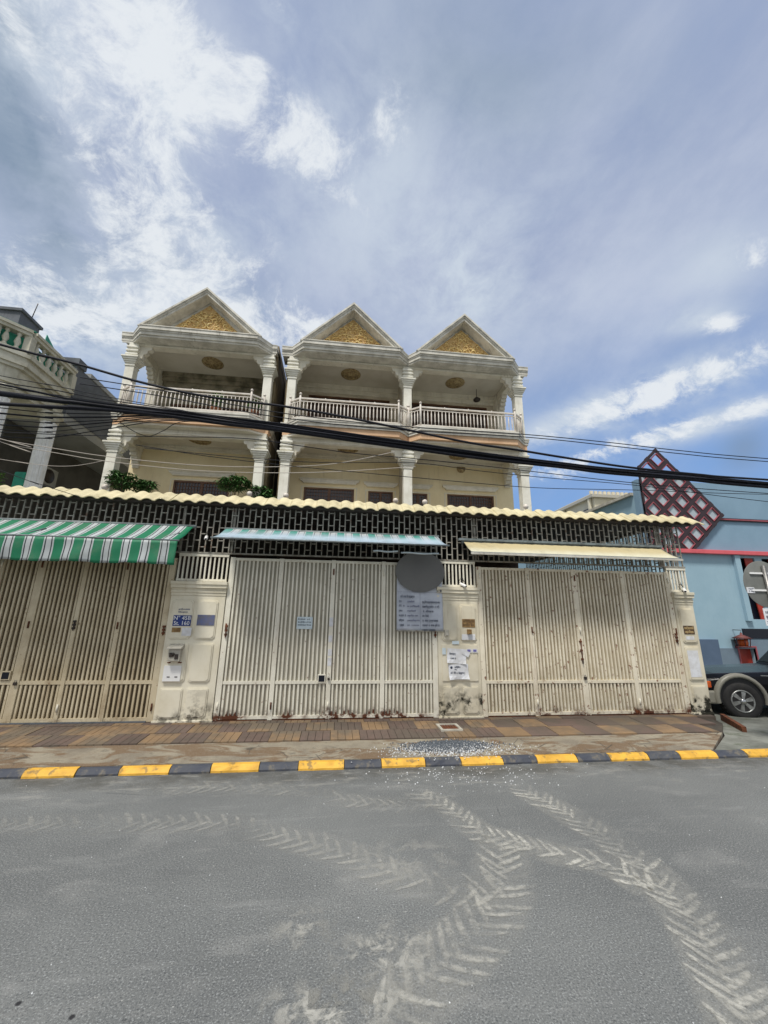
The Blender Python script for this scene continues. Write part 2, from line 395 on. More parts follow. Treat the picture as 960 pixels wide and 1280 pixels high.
        if fade:
            f = t.math('MULTIPLY', t.ramp(t.math('ADD', sp.outputs[1], t.math('MULTIPLY', t.math('SUBTRACT', t.noise(P, 6, 4, .6), .5), .25)), fade[1], fade[2]), fade[3])
            col = t.mix(f, col, lin(fade[0]))
        col = t.mix(t.math('MULTIPLY', t.ramp(t.noise(P, 2.4, 7, .7), .48, .74), .35), col, lin((120, 120, 104)))
        t.l.new(col, b.inputs['Base Color']); b.inputs['Roughness'].default_value = .6
        tr = t.node('ShaderNodeBsdfTranslucent'); t.l.new(col, tr.inputs[0])
        mx = t.node('ShaderNodeMixShader'); mx.inputs[0].default_value = .18
        t.l.new(b.outputs[0], mx.inputs[1]); t.l.new(tr.outputs[0], mx.inputs[2])
        t.l.new(mx.outputs[0], t.n['Material Output'].inputs[0])
        M[name] = m
    dk, wh, gn = (52, 58, 62), (190, 196, 197), (24, 124, 86)
    striped('awning_green', .262, [(0, .50, gn), (.50, .56, wh), (.56, .62, dk), (.62, .86, wh), (.86, .92, dk), (.92, 1.0, wh)], gn, 0)
    striped('awning_pale', .262, [(0, .46, (60, 150, 134)), (.46, .54, wh), (.54, .58, dk), (.58, .90, wh), (.90, .93, dk)], wh, 0, ((184, 203, 216), .0, .55, .90))
    striped('awning_tan', 5.0, [], (204, 190, 148), 0, ((226, 224, 200), .35, .9, .8))
    # dust prints left by tractor tyres
    m = bpy.data.materials.new('dust_print'); m.use_nodes = True; t = NT(m.node_tree); b = t.n['Principled BSDF']
    P = t.node('ShaderNodeNewGeometry').outputs['Position']
    at = t.node('ShaderNodeAttribute'); at.attribute_name = 'strength'
    uv = t.node('ShaderNodeUVMap'); uv.uv_map = 'UVMap'
    sp = t.node('ShaderNodeSeparateXYZ'); t.l.new(uv.outputs[0], sp.inputs[0])
    e = t.math('MULTIPLY', t.ramp(t.math('ABSOLUTE', t.math('SUBTRACT', sp.outputs[1], .5)), .5, .15),
               t.ramp(t.math('ABSOLUTE', t.math('SUBTRACT', sp.outputs[0], .5)), .5, .36))
    at2 = t.node('ShaderNodeAttribute'); at2.attribute_name = 'soft'
    rr = t.vm('LENGTH', t.vm('SUBTRACT', uv.outputs[0], (.5, .5, 0)))
    rad = t.math('MULTIPLY', t.ramp(rr, .5, .05), t.ramp(t.noise(P, 9, 8, .7, .5), .45, .62))
    lug = t.math('MULTIPLY', e, t.math('ADD', .30, t.math('MULTIPLY', t.ramp(t.noise(P, 24, 8, .75), .36, .60), .80)))
    lug = t.math('MULTIPLY', lug, t.math('ADD', .24, t.math('MULTIPLY', t.ramp(t.noise(P, 1.9, 8, .7), .38, .58), .85)))
    e = t.math('ADD', t.math('MULTIPLY', lug, t.math('SUBTRACT', 1.0, at2.outputs['Fac'])), t.math('MULTIPLY', rad, at2.outputs['Fac']))
    a = t.math('MULTIPLY', e, at.outputs['Fac'], True)
    cc = t.mix(t.noise(P, 60, 3, .6), lin((172, 171, 162)), lin((194, 192, 183)))
    t.l.new(cc, b.inputs['Base Color']); b.inputs['Roughness'].default_value = .95
    t.l.new(a, b.inputs['Alpha'])
    M['dust_print'] = m
special_materials()

# ---------------------------------------------------------------- mesh helpers
class MB:
    def __init__(s): s.v = []; s.f = []; s.uv = {}; s.sm = []
    def add(s, vs, fs, smooth=False):
        o = len(s.v); s.v += [tuple(v) for v in vs]
        for f in fs: s.f.append(tuple(i+o for i in f)); s.sm.append(smooth)
        return s
    def box(s, x0, x1, y0, y1, z0, z1):
        return s.add([(x0,y0,z0),(x1,y0,z0),(x1,y1,z0),(x0,y1,z0),(x0,y0,z1),(x1,y0,z1),(x1,y1,z1),(x0,y1,z1)],
                     [(0,3,2,1),(4,5,6,7),(0,1,5,4),(1,2,6,5),(2,3,7,6),(3,0,4,7)])
    def bar(s, a, b, w, h, up=(0, 0, 1)):
        a, b = Vector(a), Vector(b); d = (b-a).normalized(); u = Vector(up)
        r = d.cross(u)
        if r.length < 1e-4: r = d.cross(Vector((1, 0, 0)))
        r.normalize(); u = r.cross(d).normalized()
        vs = []
        for p in (a, b):
            for sx, sz in ((-1,-1),(1,-1),(1,1),(-1,1)): vs.append(p+r*sx*w/2+u*sz*h/2)
        return s.add(vs, [(0,3,2,1),(4,5,6,7),(0,1,5,4),(1,2,6,5),(2,3,7,6),(3,0,4,7)])
    def prism(s, poly, z0, z1):           # poly in XY, extruded in Z
        n = len(poly)
        vs = [(x, y, z0) for x, y in poly]+[(x, y, z1) for x, y in poly]
        fs = [tuple(range(n))[::-1], tuple(range(n, 2*n))]+[(i, (i+1) % n, (i+1) % n+n, i+n) for i in range(n)]
        return s.add(vs, fs)
    def prism_y(s, poly, y0, y1):         # poly in XZ, extruded in Y
        n = len(poly)
        vs = [(x, y0, z) for x, z in poly]+[(x, y1, z) for x, z in poly]
        fs = [tuple(range(n)), tuple(range(n, 2*n))[::-1]]+[((i+1) % n, i, i+n, (i+1) % n+n) for i in range(n)]
        return s.add(vs, fs)
    def prism_x(s, poly, x0, x1):         # poly in YZ, extruded in X
        n = len(poly)
        vs = [(x0, y, z) for y, z in poly]+[(x1, y, z) for y, z in poly]
        fs = [tuple(range(n))[::-1], tuple(range(n, 2*n))]+[(i, (i+1) % n, (i+1) % n+n, i+n) for i in range(n)]
        return s.add(vs, fs)
    def lathe(s, prof, c=(0, 0, 0), n=12, axis='z', smooth=True):
        c = Vector(c); vs = []
        for r, h in prof:
            for k in range(n):
                a = 2*math.pi*k/n; p, q = r*math.cos(a), r*math.sin(a)
                vs.append(c+(Vector((p, q, h)) if axis == 'z' else Vector((p, h, q)) if axis == 'y' else Vector((h, p, q))))
        fs = []
        for i in range(len(prof)-1):
            for k in range(n):
                fs.append((i*n+k, i*n+(k+1) % n, (i+1)*n+(k+1) % n, (i+1)*n+k))
        fs.append(tuple(range(n))[::-1]); L = (len(prof)-1)*n; fs.append(tuple(range(L, L+n)))
        return s.add(vs, fs, smooth)
    def tube(s, pts, r, n=6, rs=None):
        pts = [Vector(p) for p in pts]; vs = []
        for i, p in enumerate(pts):
            d = (pts[min(i+1, len(pts)-1)]-pts[max(i-1, 0)]).normalized()
            u = Vector((0, 0, 1)) if abs(d.z) < .9 else Vector((0, 1, 0))
            a = d.cross(u).normalized(); b = a.cross(d)
            rr = rs[i] if rs else r
            for k in range(n):
                t = 2*math.pi*k/n; vs.append(p+a*rr*math.cos(t)+b*rr*math.sin(t))
        fs = [(i*n+k, i*n+(k+1) % n, (i+1)*n+(k+1) % n, (i+1)*n+k) for i in range(len(pts)-1) for k in range(n)]
        fs.append(tuple(range(n))[::-1]); L = (len(pts)-1)*n; fs.append(tuple(range(L, L+n)))
        return s.add(vs, fs, True)
    def ball(s, c, r, n=10, m=6):
        return s.lathe([(max(r*math.sin(math.pi*i/m), .0005), -r*math.cos(math.pi*i/m)) for i in range(m+1)], c, n)

def wl(o):
    v = Vector((0, 0, 0))
    while o is not None: v += o.location; o = o.parent
    return v
def link(o, parent):
    COL.objects.link(o)
    if parent is not None: o.parent = parent
def build(name, mb, material, parent=None, bevel=0.0, origin=None, recalc=True, uvs=None):
    me = bpy.data.meshes.new(name)
    if origin is None:
        xs, ys, zs = zip(*mb.v)
        origin = ((min(xs)+max(xs))/2, (min(ys)+max(ys))/2, min(zs))
    O = Vector(origin)
    me.from_pydata([tuple(Vector(v)-O) for v in mb.v], [], mb.f)
    me.polygons.foreach_set('use_smooth', mb.sm)
    if recalc:
        bm = bmesh.new(); bm.from_mesh(me); bmesh.ops.recalc_face_normals(bm, faces=bm.faces); bm.to_mesh(me); bm.free()
    if uvs:
        ul = me.uv_layers.new(name='UVMap')
        for li, l in enumerate(me.loops): ul.data[li].uv = uvs[l.vertex_index]
    me.materials.append(M[material] if isinstance(material, str) else material)
    o = bpy.data.objects.new(name, me); link(o, parent); o.location = O-(wl(parent) if parent else Vector())
    if bevel:
        b = o.modifiers.new('bevel', 'BEVEL'); b.width = bevel; b.segments = 2; b.limit_method = 'ANGLE'
    return o
def copy_at(proto, world, parent):
    c = proto.copy(); link(c, parent); c.location = Vector(world)-(wl(parent) if parent else Vector()); return c
def tag(o, label=None, cat=None, group=None, kind=None):
    if label: o['label'] = label
    if cat: o['category'] = cat
    if group: o['group'] = group
    if kind: o['kind'] = kind
    return o
def thing(name, loc, label, cat, group=None):
    o = bpy.data.objects.new(name, None); o.empty_display_size = .2; COL.objects.link(o); o.location = loc
    return tag(o, label, cat, group)
def text_mesh(txt, size, depth=.002, sx=1.0):
    """outline text converted to mesh, lying in the XZ plane facing -Y, centred"""
    cu = bpy.data.curves.new('lettering', 'FONT'); cu.body = txt; cu.size = size; cu.extrude = depth
    cu.align_x = 'CENTER'; cu.align_y = 'CENTER'; cu.resolution_u = 2
    o = bpy.data.objects.new('lettering', cu); COL.objects.link(o)
    dg = bpy.context.evaluated_depsgraph_get(); me = bpy.data.meshes.new_from_object(o.evaluated_get(dg))
    bpy.data.objects.remove(o); bpy.data.curves.remove(cu)
    for v in me.vertices:
        x, y, z = v.co; v.co = (x*sx, -z, y)
    return me
def lettering(txt, loc, size, material, parent, sx=1.0):
    me = text_mesh(txt, size, .002, sx); me.materials.clear(); me.materials.append(M[material])
    o = bpy.data.objects.new('lettering', me); link(o, parent); o.location = Vector(loc)-wl(parent); return o

# ================================================================ GROUND
def structure(name, mb, material, **k):
    return tag(build(name, mb, material, **k), kind='structure')
def sheet(x0, x1, y0, y1, z, nx=1, ny=1):
    b = MB()
    vs = [(x0+(x1-x0)*i/nx, y0+(y1-y0)*j/ny, z) for j in range(ny+1) for i in range(nx+1)]
    return b.add(vs, [(j*(nx+1)+i, j*(nx+1)+i+1, (j+1)*(nx+1)+i+1, (j+1)*(nx+1)+i) for j in range(ny) for i in range(nx)])
structure('ground', sheet(-1500, 1500, -1500, 1500, -.10), 'side_lot')
structure('road', sheet(-60, 60, -4.5, 5.11, 0.0), 'asphalt')
ZK = .066
def kerb():
    k = thing_struct('kerb', (0, 5.1, 0))
    edges = []; x = -9.85
    while x < 14:
        for col, w in (('kerb_yellow', .52), ('kerb_black', .43)):
            edges.append((x, x+w, col)); x += w
    for (a, c, col) in edges:
        if a > 5.6: col = 'kerb_black'
        y0 = 5.085+random.uniform(-.006, .006); dz = random.uniform(-.004, .004)
        g = .004
        b = MB()
        nseg = 5; prof = [(y0, -.05), (y0+.002, .02), (y0+.030, ZK-.012+dz), (y0+.05, ZK+dz), (5.178, ZK+.004+dz), (5.178, -.05)]
        vs = []
        for i in range(nseg+1):
            xx = a+g+(c-a-2*g)*i/nseg
            j = 0 if i in (0, nseg) else 1
            for q, (yy, z) in enumerate(prof):
                vs.append((xx, yy+(random.uniform(-.006, .006) if q in (1, 2, 3) else 0), z+(random.uniform(-.004, .003) if q in (2, 3) else 0)))
        n = len(prof); fs = [(i*n+q, i*n+(q+1) % n, (i+1)*n+(q+1) % n, (i+1)*n+q) for i in range(nseg) for q in range(n)]
        fs += [tuple(range(n))[::-1], tuple(range(nseg*n, nseg*n+n))]
        b.add(vs, fs); build('kerb_stone', b, col, k)
def thing_struct(name, loc):
    o = bpy.data.objects.new(name, None); COL.objects.link(o); o.location = loc; return tag(o, kind='structure')
kerb()
def zs(y): return .074+(y-5.18)*(.062/1.55)     # pavement surface height
# concrete strip between the kerb and the tiles, its right end cut on the skew
b = MB()
b.add([(-12, 5.18, -.05), (4.95, 5.18, -.05), (5.75, 5.80, -.05), (-12, 5.80, -.05),
       (-12, 5.18, zs(5.18)), (4.95, 5.18, zs(5.18)), (5.75, 5.80, zs(5.8)), (-12, 5.80, zs(5.8))],
      [(0, 3, 2, 1), (4, 5, 6, 7), (0, 1, 5, 4), (1, 2, 6, 5), (2, 3, 7, 6), (3, 0, 4, 7)])
structure('pavement', b, 'concrete_strip')
tp = thing_struct('tiled_pavement', (0, 6.2, 0))
b = MB(); b.prism([(-12, 5.805), (5.76, 5.805), (6.28, 6.3), (6.45, 6.95), (-12, 6.95)], -.05, zs(5.8)-.004)
build('mortar_bed', b, 'grout', tp)
TW = .40
protos = {}
for row in range(3):
    y0 = 5.81+row*.375; y1 = y0+.369
    i0 = int(-7.4/TW)
    for i in range(i0, 17):
        x0 = i*TW+(.05*row); x1 = x0+TW-.007
        xr = 5.72+(y0-5.81)*.95
        if x0 > xr-.1: continue
        x1 = min(x1, xr)
        c = 'tile_tan' if (i+row) % 2 == 0 else 'tile_plum'
        if random.random() < .10: c = 'tile_plum' if c == 'tile_tan' else 'tile_tan'
        b = MB(); dz = random.uniform(-.003, .003)
        n = 4 if x0 < 2.4 else 1       # ribbed slabs on the left part of the pavement
        zb0, zb1 = zs(y0)+.012, zs(y1)+.012
        for k in range(n):
            a = x0+(x1-x0)*k/n+(.003 if k else 0); e = x0+(x1-x0)*(k+1)/n-(.003 if k < n-1 else 0)
            b.add([(a, y0, 0), (e, y0, 0), (e, y1, 0), (a, y1, 0), (a, y0, zb0+dz), (e, y0, zb0+dz), (e, y1, zb1+dz), (a, y1, zb1+dz)],
                  [(4, 5, 6, 7), (0, 1, 5, 4), (1, 2, 6, 5), (2, 3, 7, 6), (3, 0, 4, 7)])
        build('paving_tile', b, c, tp)
b = MB(); b.add([(4.97, 5.182, -.02), (5.78, 5.80, -.02), (6.5, 6.6, -.02), (6.5, 14, -.02), (40, 14, -.02), (40, 5.182, -.02)], [(0, 1, 2, 3, 4, 5)])
b.v = [(x, y, .055) for x, y, z in b.v]
structure('driveway', b, 'side_lot')
b = MB(); b.bar((6.28, 5.95, .07), (6.62, 6.62, .10), .06, .12)
tag(build('brick_edging', b, 'rust'), 'low broken brick edging where the tiled pavement meets the driveway', 'edging')

# tyre prints of dust on the road
def prints(paths):
    mb = MB(); uv = []; st = []; so_ = []
    for pts, width, strength, pitch, fade in paths:
        P = [Vector((x, y)) for x, y in pts]
        dense = []
        for i in range(len(P)-1):
            p0, p1, p2, p3 = P[max(i-1, 0)], P[i], P[i+1], P[min(i+2, len(P)-1)]
            for k in range(24):
                t = k/24
                dense.append(.5*((2*p1)+(p2-p0)*t+(2*p0-5*p1+4*p2-p3)*t*t+(3*p1-p0-3*p2+p3)*t**3))
        acc = 0; nxt = 0; tot = sum((dense[i+1]-dense[i]).length for i in range(len(dense)-1)); n = 0
        for i in range(len(dense)-1):
            seg = (dense[i+1]-dense[i]).length
            while acc+seg > nxt and seg > 0:
                c = dense[i].lerp(dense[i+1], (nxt-acc)/seg); d = (dense[i+1]-dense[i]).normalized(); nr = Vector((-d.y, d.x))
                f = nxt/tot; s = strength*(fade[0]+(fade[1]-fade[0])*f)*random.uniform(.7, 1.15)
                side = 1 if n % 2 else -1; n += 1; nr = (nr+d*random.uniform(-.10, .10)).normalized()
                L = width*.60*random.uniform(.72, 1.15); th = random.uniform(.028, .042)
                base = len(mb.v); N = 6; vs = []
                for q in range(N+1):
                    u = q/N
                    p = c+nr*side*(L*u-.10*width)+d*(-.42*width*u**1.3+random.uniform(-.003, .003))
                    w = th*(.7+.6*math.sin(math.pi*u))
                    for e in (0, 1):
                        pp = p+d*w*(e-.5)*1.6; vs.append((pp.x, pp.y, .004+.0002*(n % 9))); uv.append((u, e)); st.append(s); so_.append(0.0)
                mb.add(vs, [(2*q, 2*q+1, 2*q+3, 2*q+2) for q in range(N)])
                if random.random() < .10:
                    for q in range(2*(N+1)): st[-1-q] *= .15
                nxt += pitch*random.uniform(.85, 1.15)
            acc += seg
        # faint smear of dust between the lugs
        for i in range(len(dense)-1):
            d = (dense[i+1]-dense[i])
            if d.length < 1e-5: continue
            d.normalize(); nr = Vector((-d.y, d.x)); s = strength*.30*(fade[0]+(fade[1]-fade[0])*i/len(dense))
            vs = []
            for q in range(5):
                u = q/4
                for (pp, dd) in ((dense[i], d), (dense[i+1], d)):
                    p = pp+nr*(u-.5)*width*1.25; vs.append((p.x, p.y, .0025)); uv.append((u, .5)); st.append(s); so_.append(0.0)
            mb.add(vs, [(2*q, 2*q+1, 2*q+3, 2*q+2) for q in range(4)])
    # dusty scuffs
    for (x, y, rx_, ry_, s) in SCUFFS:
        base = len(mb.v); vs = []
        for e in (0, 1):
            for u in (0, 1):
                vs.append((x+(u-.5)*rx_*1.6, y+(e-.5)*ry_*1.6, .0035)); uv.append((u, e)); st.append(s); so_.append(1.0)
        mb.add(vs, [(0, 1, 3, 2)])
    o = build('tyre_prints', mb, 'dust_print', origin=(0, 0, 0), recalc=False, uvs=uv)
    at = o.data.attributes.new('strength', 'FLOAT', 'POINT')
    at.data.foreach_set('value', st)
    at = o.data.attributes.new('soft', 'FLOAT', 'POINT'); at.data.foreach_set('value', so_)
    tag(o, 'pale dusty tractor tyre prints curving across the asphalt', 'tyre marks', kind='stuff')
SCUFFS = [(.35, 2.55, .5, .35, .7), (.1, 2.28, .7, .25, .8), (-.1, 2.75, .3, .3, .5), (.62, 3.35, .8, .5, .3), (1.0, 4.35, .5, .2, .5)]
prints([
    ([(.93, 4.34), (1.12, 4.0), (1.25, 3.65), (1.5, 3.45), (1.73, 3.29), (2.02, 3.12), (2.12, 2.85)], .30, .78, .042, (.7, 1.1)),
    ([(2.0, 4.34), (2.13, 3.91), (2.22, 3.54), (2.25, 3.13), (2.2, 2.8), (2.14, 2.54), (2.01, 2.29), (1.86, 2.0), (1.7, 1.8)], .34, .76, .042, (.8, .85)),
    ([(1.37, 3.50), (1.27, 3.25), (1.15, 2.98), (.96, 2.74), (.7, 2.51), (.46, 2.35), (.2, 2.2)], .38, .80, .047, (.65, .7)),
    ([(-4.2, 4.12), (-2.78, 4.10), (-2.03, 4.06), (-1.39, 4.03), (-.85, 3.96), (-.43, 3.76), (-.04, 3.56), (.25, 3.36), (.51, 3.15), (.80, 3.01), (1.1, 2.92)], .34, .24, .058, (.5, 1.9)),
    ([(-1.9, 4.72), (-1.44, 4.72), (-.88, 4.67), (-.24, 4.53), (.15, 4.32), (.66, 4.15), (1.02, 4.15)], .30, .30, .055, (.6, 1.2)),
])

# spilled gravel
def gravel(name, n, cx, cy, sx, sy, r0, r1, material, label, seed, zf):
    rnd = random.Random(seed); mb = MB()
    for i in range(n):
        x = rnd.gauss(cx, sx); y = rnd.gauss(cy, sy); r = rnd.uniform(r0, r1)
        z = zf(x, y); q = rnd.random()*6.28
        vs = []
        for k in range(4):
            a = q+k*1.57+rnd.uniform(-.3, .3); vs.append((x+r*math.cos(a), y+r*math.sin(a), z))
        vs.append((x+rnd.uniform(-.3, .3)*r, y+rnd.uniform(-.3, .3)*r, z+r*rnd.uniform(.7, 1.3)))
        mb.add(vs, [(0, 1, 4), (1, 2, 4), (2, 3, 4), (3, 0, 4)])
    tag(build(name, mb, material), label, 'gravel', kind='stuff')
def gz(x, y): 
    base = 0.0 if y < 5.085 else (ZK if y < 5.18 else zs(y) if y < 5.8 else zs(y)+.012)
    if y > 5.2: base += .045*math.exp(-((x-1.55)/.38)**2-((y-5.5)/.13)**2)
    return base
gravel('gravel_pile', 3400, 1.50, 5.50, .24, .085, .006, .014, 'gravel_dark', 'dark grey gravel heaped on the concrete strip below the middle pillar', 3, gz)
gravel('gravel_chips', 1900, 1.50, 5.40, .36, .12, .004, .011, 'gravel_white', 'white stone chips scattered over the kerb around the dark gravel', 4, gz)
gravel('loose_stones', 230, 1.55, 4.85, .55, .20, .003, .010, 'gravel_white', 'sparse pale stones strewn on the road below the gravel', 5, lambda x, y: 0 if y < 5.085 else gz(x, y))
gravel('road_grit', 150, .6, 3.6, 2.4, .9, .002, .005, 'gravel_white', 'tiny scattered grit lying across the asphalt', 6, lambda x, y: 0)

# drain cover in the pavement
d = thing('drain_cover', (1.71, 6.2, zs(6.2)), 'small square metal drain cover in the tiles before the middle pillar', 'drain cover')
b = MB(); z = zs(6.2)+.016
b.box(1.56, 1.88, 6.04, 6.08, z-.02, z+.012).box(1.56, 1.88, 6.33, 6.37, z-.02, z+.012).box(1.56, 1.60, 6.08, 6.33, z-.02, z+.012).box(1.84, 1.88, 6.08, 6.33, z-.02, z+.012)
build('frame', b, 'plastic_grey', d)
b = MB(); b.box(1.60, 1.84, 6.08, 6.33, z-.03, z-.002)
for k in range(6): b.box(1.615+k*.038, 1.632+k*.038, 6.09, 6.32, z-.002, z+.006)
build('grating', b, 'rust', d)

# ================================================================ STREET FRONT
GY = 6.72
HB = .16     # base height of gates above datum
def make_bar(z0, z1):
    b = MB(); b.box(-.011, .011, -.011, .011, z0, z1)
    return b
def gate(name, stiles, top, label, paint, sheetm, mid=(.655, .715), threshold=False, double=None, lock=None):
    x0, x1 = stiles[0][0], stiles[-1][1]
    g = thing(name, ((x0+x1)/2, GY, HB), label, 'gate', 'folding gates of the three shophouses')
    b = MB(); b.box(x0+.03, x1-.03, GY+.014, GY+.024, HB+.03, top-.02); build('backing_sheet', b, sheetm, g)
    b = MB()
    for (a, c) in stiles:
        s = MB(); s.box(a, c, GY-.035, GY+.03, HB-.01, top); build('stile', s, paint, g, bevel=.004)
        if a not in (stiles[0][0],) and c != stiles[-1][1]:
            # gap line between two folding leaves
            pass
    proto = None
    for i in range(len(stiles)-1):
        a, c = stiles[i][1], stiles[i+1][0]
        for nm, z0, z1 in (('top_rail', top-.05, top-.008), ('middle_rail', mid[0], mid[1]), ('bottom_rail', HB+.005, HB+.05)):
            s = MB(); s.box(a+.001, c-.001, GY-.026, GY+.026, z0, z1); build(nm, s, paint, g)
        n = max(2, round((c-a)/.0635)); st = (c-a)/n
        for k in range(n):
            x = a+st*(k+.5)
            if proto is None:
                s = MB(); s.box(x-.0138, x+.0138, GY-.018, GY+.010, HB+.03, top-.03)
                proto = build('gate_bar', s, paint, g)
            else:
                copy_at(proto, (x+random.uniform(-.002, .002), GY-.004+random.uniform(-.002, .002), HB+.03), g)
    # hinges
    for (a, c) in stiles:
        for hz in (.30, 1.45, 2.35):
            if random.random() < .6:
                s = MB(); s.lathe([(.012, 0), (.012, .10)], ((a+c)/2+.005, GY-.045, hz), 8); build('hinge', s, 'rust' if random.random() < .5 else 'gate_paint', g)
    if threshold:
        s = MB(); s.box(x0+.08, x1-.09, GY-.05, GY+.03, HB-.05, HB+.004); build('threshold', s, 'threshold', g, bevel=.004)
    else:
        s = MB(); s.box(x0+.02, x1-.02, GY-.03, GY+.04, HB-.045, HB-.008); build('floor_track', s, 'rust', g)
    if lock:
        lx, lz = lock
        s = MB(); s.box(lx-.062, lx+.062, GY-.045, GY-.020, lz-.062, lz+.062); o = build('lock_box_frame', s, paint, g, bevel=.004)
        s = MB(); s.box(lx-.046, lx+.046, GY-.048, GY-.044, lz-.046, lz+.046); build('hand_hole', s, 'navy_dark', o)
    return g
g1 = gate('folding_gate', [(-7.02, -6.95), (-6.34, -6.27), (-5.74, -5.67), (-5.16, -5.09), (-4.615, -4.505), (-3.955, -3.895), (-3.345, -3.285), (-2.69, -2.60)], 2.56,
          'cream barred folding gate under the green striped awning, brownish behind its bars', 'gate_worn_shaded', 'gate_sheet_warm', (.665, .715), True, lock=(-4.70, .79))
g2 = gate('folding_gate', [(-1.755, -1.675), (-.965, -.895), (-.105, -.035), (.745, .815), (1.61, 1.695)], 2.60,
          'pale barred folding gate with the notice and the banner, rust along its foot', 'gate_paint', 'gate_sheet', (.655, .70), lock=(-.18, .735))
g3 = gate('folding_gate', [(2.42, 2.505), (3.315, 3.39), (4.185, 4.285), (5.14, 5.215), (6.03, 6.12)], 2.56,
          'cream barred folding gate under the tan awning with a rusty double bolt', 'gate_rusty', 'gate_sheet_tan', (.645, .69))
def padlock(x, z, s, mt, label):
    p = thing('padlock', (x, GY-.05, z), label, 'padlock')
    b = MB(); b.box(x-.022*s, x+.022*s, GY-.062, GY-.04, z-.03*s, z+.012*s); build('lock_body', b, mt, p, bevel=.003)
    b = MB(); b.tube([(x+.014*s*math.cos(a), GY-.051, z+.012*s+.026*s*math.sin(a)) for a in [math.pi*k/8 for k in range(9)]], .004*s, 6)
    build('shackle', b, 'steel', p)
padlock(-4.545, .69, 1.0, 'iron_dark', 'dark padlock at the meeting stiles of the gate under the green awning')
padlock(-.07, .735, .8, 'iron_dark', 'small padlock beside the hand hole of the gate with the banner')
padlock(4.235, .735, 1.1, 'iron_dark', 'black padlock low on the rusty double bolt of the gate under the tan awning')
def bolt(x, z0, z1, label, name='gate_bolt', mt='rust'):
    b = MB(); b.lathe([(.009, 0), (.009, z1-z0)], (x, GY-.055, z0), 8)
    for k in range(3):
        zz = z0+(z1-z0)*(.15+.35*k); b.box(x-.02, x+.02, GY-.06, GY-.036, zz, zz+.03)
    tag(build(name, b, mt), label, 'bolt')
bolt(4.22, .95, 1.36, 'long rusty bolt on the middle stiles of the gate under the tan awning')
bolt(-1.70, 1.34, 1.52, 'short brown bolt on the left jamb of the middle gate')
bolt(1.655, 1.36, 1.54, 'short rusty bolt on the right jamb of the middle gate')
bolt(-2.63, 1.36, 1.50, 'short dark bolt on the right jamb of the gate under the green awning')
bolt(6.06, 1.30, 1.46, 'rusty bolt on the right jamb of the gate under the tan awning')
bolt(-3.92, 1.42, 1.56, 'small dark bolt high on a stile of the gate under the green awning', mt='iron_dark')

def pillar(x0, x1, label, cols, rows, mt='pillar_paint', top=2.19, base=.12):
    p = thing('gate_pillar', ((x0+x1)/2, GY, base), label, 'pillar', 'panelled pillars between the gates')
    fy = GY-.05
    b = MB(); b.box(x0, x1, fy, GY+.18, base-.05, top-.22); build('shaft', b, mt, p, bevel=.006)
    b = MB(); b.box(x0-.012, x1+.012, fy-.02, GY+.18, base-.04, base+.05); build('plinth', b, mt, p, bevel=.008)
    b = MB()
    for k, (z0, z1, o) in enumerate(((top-.22, top-.175, .008), (top-.175, top-.135, .02), (top-.135, top-.105, .012), (top-.105, top-.05, .045), (top-.05, top, .06))):
        b.box(x0-o*.25, x1+o*.25, fy-o, GY+.17-k*.001, z0+.0005, z1)
    build('cornice', b, mt, p, bevel=.004)
    for (a, c) in cols:
        for (z0, z1, chb, cht) in rows:
            def oc(i):
                aa, cc, q0, q1 = a+i, c-i, z0+i, z1-i
                return [(aa+chb, q0), (cc-chb, q0), (cc, q0+chb), (cc, q1-cht), (cc-cht, q1), (aa+cht, q1), (aa, q1-cht), (aa, q0+chb)]
            s = MB(); s.prism_y(oc(0), fy-.014, fy-.001).prism_y(oc(.018), fy-.024, fy-.013)
            build('panel', s, mt, p, bevel=.003)
    return p
ROWS = [(.20, .61, .035, .015), (.69, 1.25, .035, .015), (1.31, 1.90, .035, .03)]
p1 = pillar(-2.595, -1.765, 'panelled cream pillar with the blue number plate and meter box', [(-2.55, -2.225), (-2.175, -1.86)], ROWS)
p2 = pillar(1.70, 2.415, 'panelled cream pillar with torn posters and black moss at its foot', [(1.76, 2.03), (2.085, 2.36)], ROWS[:1]+ROWS[2:], 'pillar_mossy')
s = MB(); s.box(1.76, 2.36, GY-.064, GY-.051, .69, 1.25); build('wide_panel', s, 'pillar_mossy', p2, bevel=.004)
p3 = pillar(6.125, 6.50, 'narrow end pillar at the right with dark plate and mossy foot', [(6.17, 6.455)], [(.20, .60, .02, .01), (.68, 1.24, .02, .01), (1.30, 1.90, .03, .02)], 'pillar_mossy')
# side faces of the end wall
b = MB(); b.box(6.30, 6.50, GY+.19, 12.9, .0, 2.15)
tag(build('side_wall', b, 'pillar_mossy'), 'low cream side wall running back from the right end pillar', 'wall')

def scribble(parent, y, x0, x1, z, h, seed, material='lettering_dark', k=1.0):
    """rounded looping script strokes too small to read, as flat print"""
    rnd = random.Random(seed); b = MB(); x = x0
    while x < x1-.012*k:
        w = rnd.uniform(.013, .022)*k
        if rnd.random() < .10: x += w*.7; continue
        kind = rnd.randrange(4); t = .0055*k
        b.box(x, x+t, y-.001, y, z, z+h*.62)
        b.box(x+w-t, x+w, y-.001, y, z, z+h*.62)
        if kind != 1: b.box(x+t, x+w-t, y-.001, y, z+h*.62-t, z+h*.62)
        if kind == 2: b.box(x+t, x+w-t, y-.001, y, z, z+t)
        if kind == 3: b.box(x, x+w, y-.001, y, z+h*.74, z+h*.74+t)
        if rnd.random() < .3: b.box(x+w*.3, x+w*.8, y-.001, y, z-h*.3, z-h*.3+t)
        x += w+.004*k
    return build('lettering', b, material, parent)
